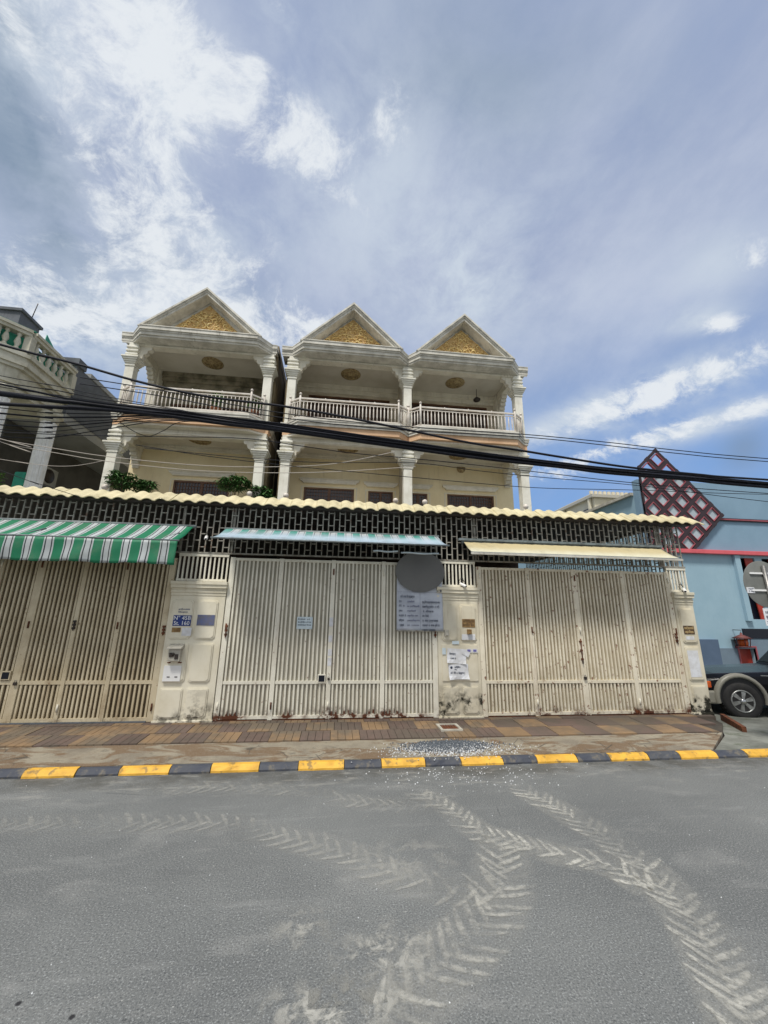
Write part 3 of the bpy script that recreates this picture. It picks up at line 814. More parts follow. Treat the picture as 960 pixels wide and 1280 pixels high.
def script(parent, x0, x1, lines, y, material='lettering_dark', k=1.0):
    for i, (z, h, f) in enumerate(lines): scribble(parent, y, x0, x0+(x1-x0)*f, z, h, int(abs(x0*977+z*331))+i, material, k)
# number plates and boards
def plate(name, x0, x1, z0, z1, y, mt, label, cat='plate', texts=()):
    p = thing(name, ((x0+x1)/2, y, (z0+z1)/2), label, cat)
    b = MB(); b.box(x0, x1, y-.006, y, z0, z1); build('board', b, mt, p)
    for (txt, dx, dz, size, m2, sx) in texts:
        lettering(txt, ((x0+x1)/2+dx, y-.0085, (z0+z1)/2+dz), size, m2, p, sx)
    return p
PY = GY-.0745
plate('number_plate', -2.50, -2.235, 1.505, 1.665, PY, 'plate_blue', 'blue enamel plate reading N° 45B St. 160 on the left pillar', 'number plate',
      [('N° 45B', 0, .036, .085, 'lettering_white', 1.0), ('St. 160', 0, -.040, .085, 'lettering_white', 1.0)])
plate('street_plate', -2.145, -1.885, 1.515, 1.675, PY, 'plate_faded', 'faded blue-grey plate beside the blue number plate', 'plate')
pb = plate('number_plate', 2.115, 2.335, 1.53, 1.665, PY, 'plate_brown', 'brown weathered number plate on the pillar with the posters', 'number plate')
pd = plate('number_plate', 6.20, 6.405, 1.455, 1.60, PY, 'plate_dark', 'dark brown number plate on the narrow right end pillar', 'number plate')
script(pb, 2.13, 2.32, [(1.61, .05, 1.0), (1.55, .05, 1.0)], PY-.0065, 'plate_dark', 1.3)
script(pd, 6.215, 6.39, [(1.54, .055, 1.0), (1.475, .055, 1.0)], PY-.0065, 'lettering_tan', 1.3)
b = MB(); b.box(2.19, 2.26, PY-.05, PY, 1.42, 1.50).box(2.205, 2.245, PY-.06, PY-.05, 1.43, 1.47)
tag(build('door_bell', b, 'plate_brown', bevel=.004), 'small brown door bell below the brown plate on the poster pillar', 'door bell')
b = MB(); b.box(1.80, 1.87, PY-.045, PY, 1.39, 1.49).box(1.815, 1.855, PY-.055, PY-.045, 1.40, 1.45)
tag(build('intercom_box', b, 'plastic_grey', bevel=.004), 'small grey intercom box beside the lower corner of the banner', 'intercom')
def sticker(x0, x1, z0, z1, mt, label, y=PY, rot=0, texts=(), curl=0):
    p = thing('paper_sticker', ((x0+x1)/2, y, (z0+z1)/2), label, 'sticker')
    cx, cz = (x0+x1)/2, (z0+z1)/2; b = MB(); nx, nz = 5, 4; vs = []
    for j in range(nz+1):
        for i in range(nx+1):
            u, v = i/nx-.5, j/nz-.5
            px_, pz_ = u*(x1-x0), v*(z1-z0); c, s_ = math.cos(rot), math.sin(rot)
            cu = curl*max(0, -v-.2)*max(0, abs(u)*2-.3)*.12
            vs.append((cx+px_*c-pz_*s_, y-.002-cu, cz+px_*s_+pz_*c))
    b.add(vs, [(j*(nx+1)+i, j*(nx+1)+i+1, (j+1)*(nx+1)+i+1, (j+1)*(nx+1)+i) for j in range(nz) for i in range(nx)])
    o = build('sheet', b, mt, p); so = o.modifiers.new('thickness', 'SOLIDIFY'); so.thickness = .0012
    for (txt, dx, dz, size, m2) in texts: lettering(txt, (cx+dx, y-.0065, cz+dz), size, m2, p)
    return p
q = sticker(-2.46, -2.24, 1.69, 1.79, 'pillar_paint', 'faint faded paper print above the blue number plate')
script(q, -2.44, -2.27, [(1.745, .03, 1), (1.705, .025, .9)], PY-.0045, 'plate_faded')
sticker(-2.50, -2.37, 1.41, 1.48, 'plate_brown', 'brown torn sticker below the blue number plate')
sticker(-2.35, -2.21, 1.36, 1.48, 'paper', 'white square sticker below the blue number plate')
q = sticker(1.84, 2.16, .96, 1.19, 'paper', 'upper torn white poster on the middle pillar', rot=-.06, curl=1)
script(q, 1.88, 2.02, [(1.10, .035, .9), (1.03, .035, .8)], PY-.006)
q = sticker(1.86, 2.19, .72, .95, 'paper', 'lower white poster on the middle pillar with one curled corner', rot=.03, curl=2)
script(q, 1.96, 2.05, [(.895, .03, 1), (.865, .02, .5)], PY-.006)
script(q, 1.89, 2.15, [(.805, .035, 1)], PY-.006)
b = MB(); b.lathe([(.020, -.001), (.020, 0)], (1.905, PY-.006, .90), 14, 'y'); build('round_stamp', b, 'lettering_dark', q)
sticker(2.10, 2.22, 1.08, 1.16, 'paper', 'small blank white slip stuck over the upper torn poster', y=PY-.008, rot=-.5)
q = sticker(2.17, 2.26, 1.13, 1.19, 'paper', 'purple stamped slip left of the two on the middle pillar')
b = MB(); b.box(2.17+.015, 2.26-.02, PY-.0055, PY-.0045, 1.145, 1.178); build('stamp', b, 'lettering_purple', q)
q = sticker(2.27, 2.36, 1.13, 1.19, 'paper', 'purple stamped slip right of the two on the middle pillar')
b = MB(); b.box(2.27+.015, 2.36-.02, PY-.0055, PY-.0045, 1.145, 1.178); build('stamp', b, 'lettering_purple', q)
sticker(1.76, 1.82, 1.10, 1.20, 'paper_blue', 'narrow pale blue slip at the left edge of the middle pillar')
sticker(1.93, 2.05, 1.26, 1.31, 'paper_blue', 'pale blue torn slip across the groove above the posters')
sticker(2.10, 2.33, 1.33, 1.42, 'paper', 'white paper remnant below the door bell on the middle pillar')
sticker(6.19, 6.40, .74, 1.18, 'paper', 'large weathered paper sheet on the right end pillar')
sticker(6.22, 6.38, 1.36, 1.42, 'paper', 'small pale paper strip below the plate of the right end pillar')
for i, (z0, z1) in enumerate(((1.28, 1.38), (1.07, 1.17), (.92, 1.04), (1.52, 1.66))):
    sticker(-.10, -.04, z0, z1, 'paper', ('small white slip upper middle', 'small white slip lower middle', 'lowest small white slip', 'topmost small white slip')[i]+' on the centre stile of the middle gate', y=GY-.036)
# notice on the middle gate
n = thing('notice', (-.495, GY-.03, 1.57), 'small pale blue notice tied to the bars of the middle gate', 'notice')
b = MB(); b.box(-.62, -.37, GY-.030, GY-.026, 1.475, 1.665); build('board', b, 'paper_blue', n)
for k in range(3):
    b = MB()
    for q in range(9):
        if random.random() < .85: b.box(-.60+q*.024, -.60+q*.024+random.uniform(.010, .018), GY-.0325, GY-.0305, 1.62-k*.045, 1.632-k*.045+random.uniform(0, .008))
    build('lettering', b, 'lettering_dark', n)

# meter box with its letter plate
mbx = thing('meter_box', (-2.39, GY-.12, 1.0), 'grey plastic meter box with a small roof on the left pillar', 'meter box')
b = MB(); b.box(-2.47, -2.30, PY-.09, PY, 1.00, 1.17); build('case', b, 'plastic_grey', mbx, bevel=.006)
b = MB(); b.add([(-2.49, PY-.13, 1.19), (-2.28, PY-.13, 1.19), (-2.28, PY, 1.24), (-2.49, PY, 1.24), (-2.49, PY-.13, 1.175), (-2.28, PY-.13, 1.175), (-2.28, PY, 1.175), (-2.49, PY, 1.175)],
                [(0, 1, 2, 3), (4, 7, 6, 5), (0, 4, 5, 1), (1, 5, 6, 2), (2, 6, 7, 3), (3, 7, 4, 0)]); build('lid', b, 'plastic_grey', mbx)
b = MB(); b.box(-2.45, -2.385, PY-.1, PY-.09, 1.06, 1.12).box(-2.37, -2.32, PY-.1, PY-.09, 1.03, 1.10).lathe([(.022, 0), (.022, .012)], (-2.395, PY-.103, 1.10), 12, 'y'); build('dial', b, 'iron_dark', mbx)
b = MB(); b.box(-2.53, -2.28, PY-.012, PY, .71, .93); lp = tag(build('letter_plate', b, 'plastic_white'), 'white letter plate with two slots below the meter box', 'letter plate')
b = MB(); b.box(-2.47, -2.43, PY-.016, PY-.012, .765, .778).box(-2.36, -2.32, PY-.016, PY-.012, .765, .778); build('slot', b, 'iron_dark', lp)
b = MB(); b.box(-2.49, -2.45, PY-.016, PY, .965, .98).box(-2.34, -2.29, PY-.016, PY, .965, .98); build('bracket', b, 'rust', mbx)

# transoms over pillars: vertical bars framed by rails
def transom(x0, x1, label):
    t = thing('transom_grille', ((x0+x1)/2, GY, 2.19), label, 'grille', 'barred transoms above the pillars')
    for nm, z0, z1 in (('bottom_rail', 2.20, 2.235), ('top_rail', 2.60, 2.645)):
        b = MB(); b.box(x0, x1, GY-.025, GY+.02, z0, z1); build(nm, b, 'gate_paint', t)
    n = round((x1-x0)/.068); pr = None
    for k in range(n+1):
        x = x0+.015+(x1-x0-.03)*k/n
        if pr is None:
            b = MB(); b.box(x-.012, x+.012, GY-.016, GY+.010, 2.23, 2.605); pr = build('grille_bar', b, 'gate_paint', t)
        else: copy_at(pr, (x, GY-.003, 2.23), t)
transom(-2.57, -1.79, 'short barred transom above the pillar with the blue number plate')
transom(1.72, 2.40, 'short barred transom above the pillar with the posters')
transom(6.10, 6.50, 'short barred transom above the narrow right end pillar')

# long staggered grille above gates
ltop, lbot = 3.50, 2.66
gr = thing('lattice_grille', (.2, GY, lbot), 'long grey iron grille of staggered oblong cells below the tiled eave', 'grille')
b = MB(); b.box(-7.0, 6.50, GY-.03, GY+.03, 2.605, 2.655)
b.v = [(x, y, z) for x, y, z in b.v]; 
b2 = MB(); b2.box(-7.0, 6.50, GY-.032, GY+.02, 2.6465, 2.67); build('bottom_rail', b2, 'grille_paint', gr)
b = MB(); b.box(-7.0, 6.50, GY-.025, GY+.02, ltop, ltop+.03); build('top_rail', b, 'grille_paint', gr)
pr = None; n = 141; x0 = -6.96; st = (6.48-x0)/n
hb = MB()
for k in range(n+1):
    x = x0+st*k
    if pr is None:
        b = MB(); b.box(x-.0095, x+.0095, GY-.012, GY+.008, lbot, ltop); pr = build('upright', b, 'grille_paint', gr)
    else: copy_at(pr, (x, GY-.002, lbot), gr)
    if k < n:
        off = 0 if k % 2 else .11
        z = lbot+.10+off
        while z < ltop-.03:
            hb.box(x+.009, x+st-.009, GY-.009, GY+.007, z-.008, z+.008); z += .22
tag(build('cross_piece', hb, 'grille_paint', gr), kind='stuff')
for x in (-6.5, -2.60, -1.78, 1.72, 2.44, 6.07):
    b = MB(); b.box(x-.02, x+.02, GY+.021, GY+.06, 2.67, ltop+.02); build('post', b, 'grille_paint', gr)
# grille on the open right-hand side of the courtyard
gs = thing('side_grille', (6.42, 9, 2.15), 'grille of staggered cells returning along the open right side of the yard', 'grille')
sb = MB(); n = 60
for k in range(n+1):
    y = 6.80+k*.10
    sb.box(6.410, 6.428, y-.009, y+.009, 2.15, 3.5)
    z = 2.25+(0 if k % 2 else .11)
    while z < 3.45:
        sb.box(6.412, 6.426, y+.009, y+.091, z-.008, z+.008); z += .22
tag(build('bar', sb, 'grille_paint', gs), kind='stuff')
b = MB(); b.box(6.405, 6.435, 6.76, 12.85, 3.50, 3.53); build('top_rail', b, 'grille_paint', gs)

# tiled eave
ev = thing('tiled_eave', (.2, GY, 3.45), 'long eave of rounded cream tiles running above all three gates', 'eave')
ux0, tw = -7.1, .2155
def tile_mesh():
    b = MB(); N = 10; M_ = 4; vs = []
    for j in range(M_+1):
        t = j/M_
        for i in range(N+1):
            u = i/N
            h = .031*max(0, math.sin(math.pi*min(u/.72, 1)))**.8 if u < .72 else -.006*math.sin(math.pi*(u-.72)/.28)
            x = u*(tw+.008); y = t*.30; z = t*.20-.018*(1-t)**3*0+h*(1-.10*t)
            vs.append((x, y, z))
    K = len(vs); vs += [(x, y+.004, z-.014) for x, y, z in vs]
    fs = []
    for j in range(M_):
        for i in range(N):
            a = j*(N+1)+i; fs.append((a, a+1, a+N+2, a+N+1)); fs.append((K+a, K+a+N+1, K+a+N+2, K+a+1))
    for i in range(N): fs.append((i, K+i, K+i+1, i+1))
    for j in range(M_):
        a = j*(N+1); fs.append((a, a+N+1, K+a+N+1, K+a)); a += N; fs.append((a, K+a, K+a+N+1, a+N+1))
    b.add(vs, fs, True); return b
pr = None; k = 0; x = ux0
EY0, EZ0 = 6.53, 3.475
while x < 6.72:
    if pr is None:
        b = tile_mesh(); b.v = [(vx+x, vy+EY0, vz+EZ0) for vx, vy, vz in b.v]; pr = build('eave_tile', b, 'eave_tile', ev, origin=(x, EY0, EZ0))
    else:
        c = copy_at(pr, (x+random.uniform(-.003, .003), EY0+random.uniform(-.008, .008), EZ0+random.uniform(-.005, .005)), ev)
        c.rotation_euler = (random.uniform(-.015, .015), random.uniform(-.012, .012), 0)
    x += tw
b = MB(); b.box(ux0, 6.68, EY0+.05, GY+.02, 3.445, 3.50); build('batten', b, 'iron_dark', ev)
b = MB(); b.box(ux0, 6.62, GY+.035, 12.7, 3.535, 3.60); tag(build('canopy_roof', b, 'roof_tile_dark'), 'flat canopy roof covering the front yards behind the tiled eave', 'roof')

# ================================================================ AWNINGS
def awning(name, x0, x1, yb, zb, yf, zf, material, label, val=None, sag=.02, thick=.004):
    a = thing(name, ((x0+x1)/2, yb, zb), label, 'awning', 'retractable awnings over the gates')
    nx, ny = 60, 8; vs = []; uv = []
    for j in range(ny+1):
        t = j/ny
        for i in range(nx+1):
            x = x0+(x1-x0)*i/nx
            w = .008*math.sin(i*.9)*t+.005*math.sin(i*2.1+j)
            z = zb+(zf-zb)*t-sag*math.sin(math.pi*t)+w
            vs.append((x, yb+(yf-yb)*t, z)); uv.append((x-x0, t))
    b = MB(); b.add(vs, [(j*(nx+1)+i, j*(nx+1)+i+1, (j+1)*(nx+1)+i+1, (j+1)*(nx+1)+i) for j in range(ny) for i in range(nx)], True)
    o = build('cloth', b, material, a, uvs=uv); so = o.modifiers.new('thickness', 'SOLIDIFY'); so.thickness = thick
    if val:
        vs = []; uv = []; nz = 8; nx = 150
        for j in range(nz+1):
            t = j/nz
            for i in range(nx+1):
                x = x0+(x1-x0)*i/nx
                wv = (.022*math.sin(x*9.0+1.2*math.sin(x*3.1))+.011*math.sin(x*27+2*math.sin(x*2.3)))*t+.006*math.sin(x*5+t*6)
                vs.append((x, yf-.012+wv-.01*t, zf-.012-val*t*(1+.02*math.sin(x*7))+.006*math.sin(x*24)*t)); uv.append((x-x0, 0))
        b = MB(); b.add(vs, [(j*(nx+1)+i, j*(nx+1)+i+1, (j+1)*(nx+1)+i+1, (j+1)*(nx+1)+i) for j in range(nz) for i in range(nx)], True)
        o = build('valance', b, material, a, uvs=uv); so = o.modifiers.new('thickness', 'SOLIDIFY'); so.thickness = thick
    b = MB(); b.tube([(x0-.02, yf, zf), (x1+.02, yf, zf)], .014, 8); build('front_tube', b, 'awning_tube', a)
    b = MB(); b.tube([(x0-.03, yb, zb-.01), (x1+.03, yb, zb-.01)], .03, 10); build('roller', b, 'awning_tube', a)
    for x in (x0+.35, (x0+x1)/2, x1-.35):
        b = MB(); b.tube([(x, yb-.02, zb-.12), (x+.25, (yb+yf)/2, zb-.18), (x, yf+.01, zf-.015)], .012, 6); build('arm', b, 'awning_tube', a)
    return a
awning('striped_awning', -6.95, -2.39, 6.66, 3.09, 6.09, 2.745, 'awning_green', 'green and white striped awning with a deep hanging valance', val=.345)
a2 = awning('faded_awning', -1.87, 1.72, 6.66, 3.07, 5.97, 2.785, 'awning_pale', 'faded pale blue awning with thin stripes over the middle gate')
a3 = awning('tan_awning', 2.19, 5.99, 6.66, 3.00, 6.22, 2.735, 'awning_tan', 'plain tan awning without stripes over the right gate', sag=.01)
b = MB(); b.box(2.10, 6.02, 6.60, 6.68, 3.005, 3.045); build('cover_rail', b, 'awning_tube', a3)
b = MB(); b.box(2.17, 6.01, 6.195, 6.215, 2.70, 2.735); build('front_lip', b, 'fascia', a3)
for (x0, x1, z, lab) in ((.55, .95, 2.70, 'short rolled pale cloth hanging below the faded awning, left of two'), (1.0, 1.62, 2.685, 'long rolled pale cloth hanging below the faded awning, right of two')):
    b = MB(); b.tube([(x0+(x1-x0)*k/8, 6.2, z+.006*math.sin(k)) for k in range(9)], .014, 6); tag(build('rolled_cloth', b, 'paper_blue'), lab, 'cloth')

# ================================================================ BANNER
bn = thing('banner', (1.38, GY-.1, 1.46), 'pale vinyl banner with two columns of dark script and an added grey redaction disc over its top', 'banner')
nx, nz = 24, 20; vs = []
BX0, BX1, BZ0, BZ1 = 1.0, 1.785, 1.475, 2.34
for j in range(nz+1):
    for i in range(nx+1):
        u, v = i/nx, j/nz
        y = GY-.075-.012*math.sin((u+v)*7)*(1-v)*.9-.010*math.sin(u*9-v*4)*.6-.012*math.exp(-((u-v*.9-.05)/.06)**2)*(1-abs(v-.5)*1.2)
        vs.append((BX0+(BX1-BX0)*u, y, BZ0+(BZ1-BZ0)*v))
b = MB(); b.add(vs, [(j*(nx+1)+i, j*(nx+1)+i+1, (j+1)*(nx+1)+i+1, (j+1)*(nx+1)+i) for j in range(nz) for i in range(nx)], True)
o = build('sheet', b, 'banner_sheet', bn); so = o.modifiers.new('thickness', 'SOLIDIFY'); so.thickness = .0015
LY = GY-.106
n = 40; pts = [(1.395+.425*math.cos(2*math.pi*k/n), 2.435+.345*math.sin(2*math.pi*k/n)) for k in range(n)]
b = MB(); b.prism_y(pts, GY-.125, GY-.118); build('redaction_disc', b, 'redaction_grey', bn)  # added grey disc standing in for a blurred-out logo
b = MB(); b.box(BX0-.02, BX1+.02, GY-.085, GY-.065, BZ0-.02, BZ0); build('bottom_batten', b, 'grille_paint', bn)
scribble(bn, LY, 1.06, 1.30, 2.00, .05, 1)
for k, wd in enumerate((.055, .09, .065, .12, .085, .08)):
    z = 1.925-k*.076
    scribble(bn, LY, 1.035, 1.035+wd, z, .042, 10+k)
    scribble(bn, LY, 1.175, 1.175+(.13, .20, .15, .19, .21, .20)[k], z, .030, 20+k, 'plate_faded')
for k, wd in enumerate((.31, .30, .19, .11, .26, .30, .22)):
    scribble(bn, LY, 1.43, 1.43+wd, 1.915-k*.0745, .044, 40+k)
b = MB(); b.tube([(1.70+.02*k, LY-.001, 2.115+.006*k) for k in range(2)], .002, 4); b.box(1.695, 1.705, LY-.003, LY-.001, 2.10, 2.13).box(1.735, 1.745, LY-.003, LY-.001, 2.10, 2.15).box(1.752, 1.762, LY-.003, LY-.001, 2.10, 2.15)
build('lettering', b, 'lettering_dark', bn)
b = MB(); b.box(1.39, 1.393, LY-.0005, LY, 1.50, 2.09).box(1.01, 1.775, LY-.0005, LY, 2.09, 2.093); build('ruled_line', b, 'plate_faded', bn)

# ================================================================ CCTV
def cctv(x, z, ang, label, white=True, y=GY-.10):
    c = thing('security_camera', (x, y, z), label, 'security camera')
    b = MB(); b.lathe([(.028, 0), (.028, .012), (.010, .02), (.010, .05)], (x, y+.03, z), 10, 'z'); build('mount', b, 'black_plastic', c)
    d = Vector((math.sin(ang)*.9, -.7, -.35)).normalized(); p = Vector((x, y, z+.04))
    b = MB(); b.tube([p-d*.06, p-d*.055, p+d*.07, p+d*.08], .026, 12, [.016, .026, .026, .020]); build('housing', b, 'plastic_white' if white else 'iron_dark', c)
    b = MB(); b.tube([p+d*.079, p+d*.083], .017, 10); build('lens', b, 'black_plastic', c)
    b = MB(); b.tube([(x, y+.05, z+.03), (x-.05, y+.06, z+.10), (x-.01, y+.06, z+.16), (x+.05, y+.07, z+.10), (x+.02, y+.09, z+.20)], .006, 5); build('wire', b, 'black_plastic', c)
cctv(2.14, 2.19, .5, 'white bullet camera with a looped wire on top of the poster pillar')
cctv(6.33, 2.19, -.6, 'white bullet camera on top of the narrow right end pillar')
cctv(-2.17, 2.86, .2, 'dim grey camera hanging in the grille between the two striped awnings', y=GY-.08)

# ================================================================ HOUSES
YC, YB, YW2, YW3 = 11.8, 11.25, 13.1, 13.5
Z2, Z3, ZTOP = 3.7, 7.6, 10.2
def column(parent, x, z0, z1, w=.27, y=YC):
    """square shaft, flaring capital and a ringed block above it"""
    zc = z1-.84
    b = MB(); b.box(x-w/2, x+w/2, y-w/2, y+w/2, z0, zc); c = build('column', b, 'column_paint', parent, bevel=.012)
    b = MB()
    for (a, e, o) in ((zc, zc+.045, .02), (zc+.045, zc+.10, 0.005), (zc+.10, zc+.15, .035), (zc+.15, zc+.21, .06), (zc+.21, zc+.27, .09), (zc+.27, zc+.325, .12)):
        h = w/2+o; b.box(x-h, x+h, y-h, y+h, a+.0005, e)
    build('capital', b, 'column_paint', c, bevel=.008)
    b = MB(); bw = w/2+.01
    b.box(x-bw, x+bw, y-bw, y+bw, zc+.325, z1)
    for k in range(3):
        zz = zc+.38+k*.13; h = bw+.045
        b.box(x-h, x+h, y-h, y+h, zz, zz+.075)
    build('ringed_block', b, 'column_paint', c, bevel=.02)
    return c
def corbel(parent, x, z, sgn, y=YC, L=.40, H=.62, w=.16):
    """scrolled bracket under the beam: stepped quarter rounds"""
    pts = [(0, 0)]
    N = 4
    for k in range(N):
        a0 = (k/N); a1 = ((k+1)/N)
        x0_, z0_ = L*(1-(1-a0)**1.5), -H*(1-a0)
        pts_ = []
        cx_, cz_ = L*a0**1.3, -H*(1-a0)**1.1
        nx_, nz_ = L*a1**1.3, -H*(1-a1)**1.1
        for q in range(4):
            t = q/3; bx = cx_+(nx_-cx_)*t; bz = cz_+(nz_-cz_)*t
            off = .035*math.sin(math.pi*t)
            pts.append((bx+off, bz-off))
    poly = [(x+sgn*px_, z+pz_) for px_, pz_ in pts]
    if sgn > 0: poly = poly[::-1]
    b = MB(); b.prism_y(poly, y-w/2, y+w/2)
    return build('corbel', b, 'cream_trim', parent)
def bay_poly(xl, xr, dy=0, dx=0, left_flat=.40, right_flat=.40, ins=.34, back=.6):
    yb, yc = YB-dy, min(YC-.14-dy*.6, YC+back-.02)
    return [(xl-left_flat-dx, YC+back), (xl-left_flat-dx, yc), (xl-.06-dx*.4, yc), (xl+ins-dx*.2, yb), (xr-ins+dx*.2, yb), (xr+.06+dx*.4, yc), (xr+right_flat+dx, yc), (xr+right_flat+dx, YC+back)]
def window(parent, x0, x1, z0, z1, y, panes, material='window_glass', frame='brown_wood', grid=True):
    f = MB(); t = .05
    f.box(x0, x1, y-.03, y+.05, z1-t, z1).box(x0, x1, y-.03, y+.05, z0, z0+t).box(x0, x0+t, y-.03, y+.05, z0+t, z1-t).box(x1-t, x1, y-.03, y+.05, z0+t, z1-t)
    w = build('window', f, frame, parent)
    n = panes; pw = (x1-x0-2*t)/n
    for k in range(n):
        a = x0+t+pw*k
        p = MB(); p.box(a+.002, a+pw-.002, y+.012, y+.02, z0+t, z1-t); build('pane', p, material, w)
        if k: 
            q = MB(); q.box(a-.03, a+.03, y-.02, y+.04, z0+t, z1-t); build('mullion', q, frame, w)
    if grid:
        q = MB(); nn = int((x1-x0)/.09)
        for k in range(1, nn): xx = x0+(x1-x0)*k/nn; q.box(xx-.007, xx+.007, y-.012, y, z0+t, z1-t)
        zz = z0+.12
        while zz < z1-t: q.box(x0+t, x1-t, y-.010, y-.002, zz-.006, zz+.006); zz += .12
        build('security_bars', q, 'brown_wood', w)
    return w
def lintel(parent, x0, x1, z, y):
    pr = [(x0-.16, z+.14), (x0-.16, z+.10), (x0-.08, z+.05), (x0-.04, z), (x1+.04, z), (x1+.08, z+.05), (x1+.16, z+.10), (x1+.16, z+.14)]
    b = MB(); b.prism_y(pr[::-1], y-.10, y); b.box(x0-.18, x1+.18, y-.13, y, z+.141, z+.165)
    build('lintel', b, 'cream_trim', parent, bevel=.008)
    b = MB(); b.box(x0-.10, x1+.10, y-.012, y, z-.13, z-.10).box(x0-.10, x0-.07, y-.012, y, z-.9, z-.13).box(x1+.07, x1+.10, y-.012, y, z-.9, z-.13)
    build('moulding', b, 'cream_trim', parent)
def wall_with_holes(parent, name, x0, x1, z0, z1, y0, y1, holes, material):
    b = MB(); xs = sorted({x0, x1}|{h[0] for h in holes}|{h[1] for h in holes})
    for a, c in zip(xs, xs[1:]):
        hs = sorted([(h[2], h[3]) for h in holes if h[0] <= a+1e-6 and h[1] >= c-1e-6]); z = z0
        for (h0, h1) in hs:
            if h0 > z: b.box(a, c, y0, y1, z, h0)
            z = h1
        if z < z1: b.box(a, c, y0, y1, z, z1)
    return build(name, b, material, parent)
bal_proto = [None]; 
def balustrade(parent, path, z0):
    P = [Vector((x, y, 0)) for x, y in path]
    top, bot = z0+.72, z0+.08
    bl = MB()
    for a, c in zip(P, P[1:]):
        for zz, w, h in ((top, .055, .045), (top-.10, .028, .022), (bot, .04, .03)):
            bl.bar((a.x, a.y, zz), (c.x, c.y, zz), w, h)
    B = build('balustrade', bl, 'rail_white', parent)
    for i, p in enumerate(P):
        b = MB(); b.lathe([(.034, 0), (.034, .80), (.02, .82), (.02, .835)], (p.x, p.y, z0), 8).ball((p.x, p.y, z0+.875), .045, 8, 6)
        build('newel', b, 'rail_white', B)
    for a, c in zip(P, P[1:]):
        L = (c-a).length; n = max(1, round(L/.118))
        for k in range(1, n):
            q = a.lerp(c, k/n)
            if bal_proto[0] is None:
                b = MB(); b.lathe([(.011, 0), (.011, .12), (.022, .16), (.022, .42), (.011, .46), (.011, .54)], (q.x, q.y, bot), 6)
                bal_proto[0] = build('baluster', b, 'rail_white', B)
            else: copy_at(bal_proto[0], (q.x, q.y, bot), B)
        m_ = max(1, round(L/.8))
        for k in range(1, m_):
            q = a.lerp(c, k/m_); b = MB(); b.ball((q.x, q.y, top+.035), .024, 8, 5); build('rail_knob', b, 'rail_white', B)
    return B
def spiral(cx, cz, r, turns, ph, sg, y0):
    pts = []
    N = 14
    for k in range(N):
        t = k/(N-1); rr = r*(1-t*.85); a = ph+sg*turns*2*math.pi*t
        pts.append((cx+rr*math.cos(a), y0, cz+rr*math.sin(a)))
    return pts
def ornament(parent, xm, seed=1):
    y = YB+.45; z0, z1, hw = 10.50, 11.76, 1.33
    b = MB(); b.prism_y([(xm-1.62, 10.42), (xm+1.62, 10.42), (xm, 11.96)], y+.001, y+.03); build('tympanum', b, 'fascia', parent)
    b = MB(); b.prism_y([(xm-hw, z0), (xm+hw, z0), (xm, z1)], y-.03, y); build('relief_ground', b, 'gold_ground', parent)
    rnd = random.Random(seed); b = MB(); placed = []
    for it in range(1500):
        x = rnd.uniform(0, hw); z = rnd.uniform(z0, z1); r = rnd.uniform(.045, .125)
        lim = hw*(1-(z+r*.9-z0)/(z1-z0))
        if x+r > lim+.04 or z-r < z0-.02: continue
        if any((x-a)**2+(z-c)**2 < ((r+q)*.86)**2 for a, c, q in placed): continue
        if x < r*.7: x = r*.98
        placed.append((x, z, r))
    for (x, z, r) in placed:
        ph = rnd.random()*6.28; sg = rnd.choice((-1, 1)); tr = rnd.uniform(1.2, 1.7)
        for s_ in (-1, 1):
            pts = spiral(0, z, r, tr, ph, sg, y-.045)
            pts = [(xm+s_*(x+p[0]), p[1]-.02*math.sin(i*.5), p[2]) for i, p in enumerate(pts)]
            b.tube(pts, .02, 5, [max(.007, .026*(1-.5*i/13)*min(1, r/.08)) for i in range(14)])
            # leaf lick
            a = ph+1.0
            b.tube([(xm+s_*(x+r*math.cos(a)), y-.04, z+r*math.sin(a)), (xm+s_*(x+1.35*r*math.cos(a+.4)), y-.06, z+1.35*r*math.sin(a+.4)), (xm+s_*(x+1.5*r*math.cos(a+.9)), y-.04, z+1.5*r*math.sin(a+.9))], .012, 4, [.02, .016, .004])
    build('gilded_relief', b, 'gold_relief', parent)
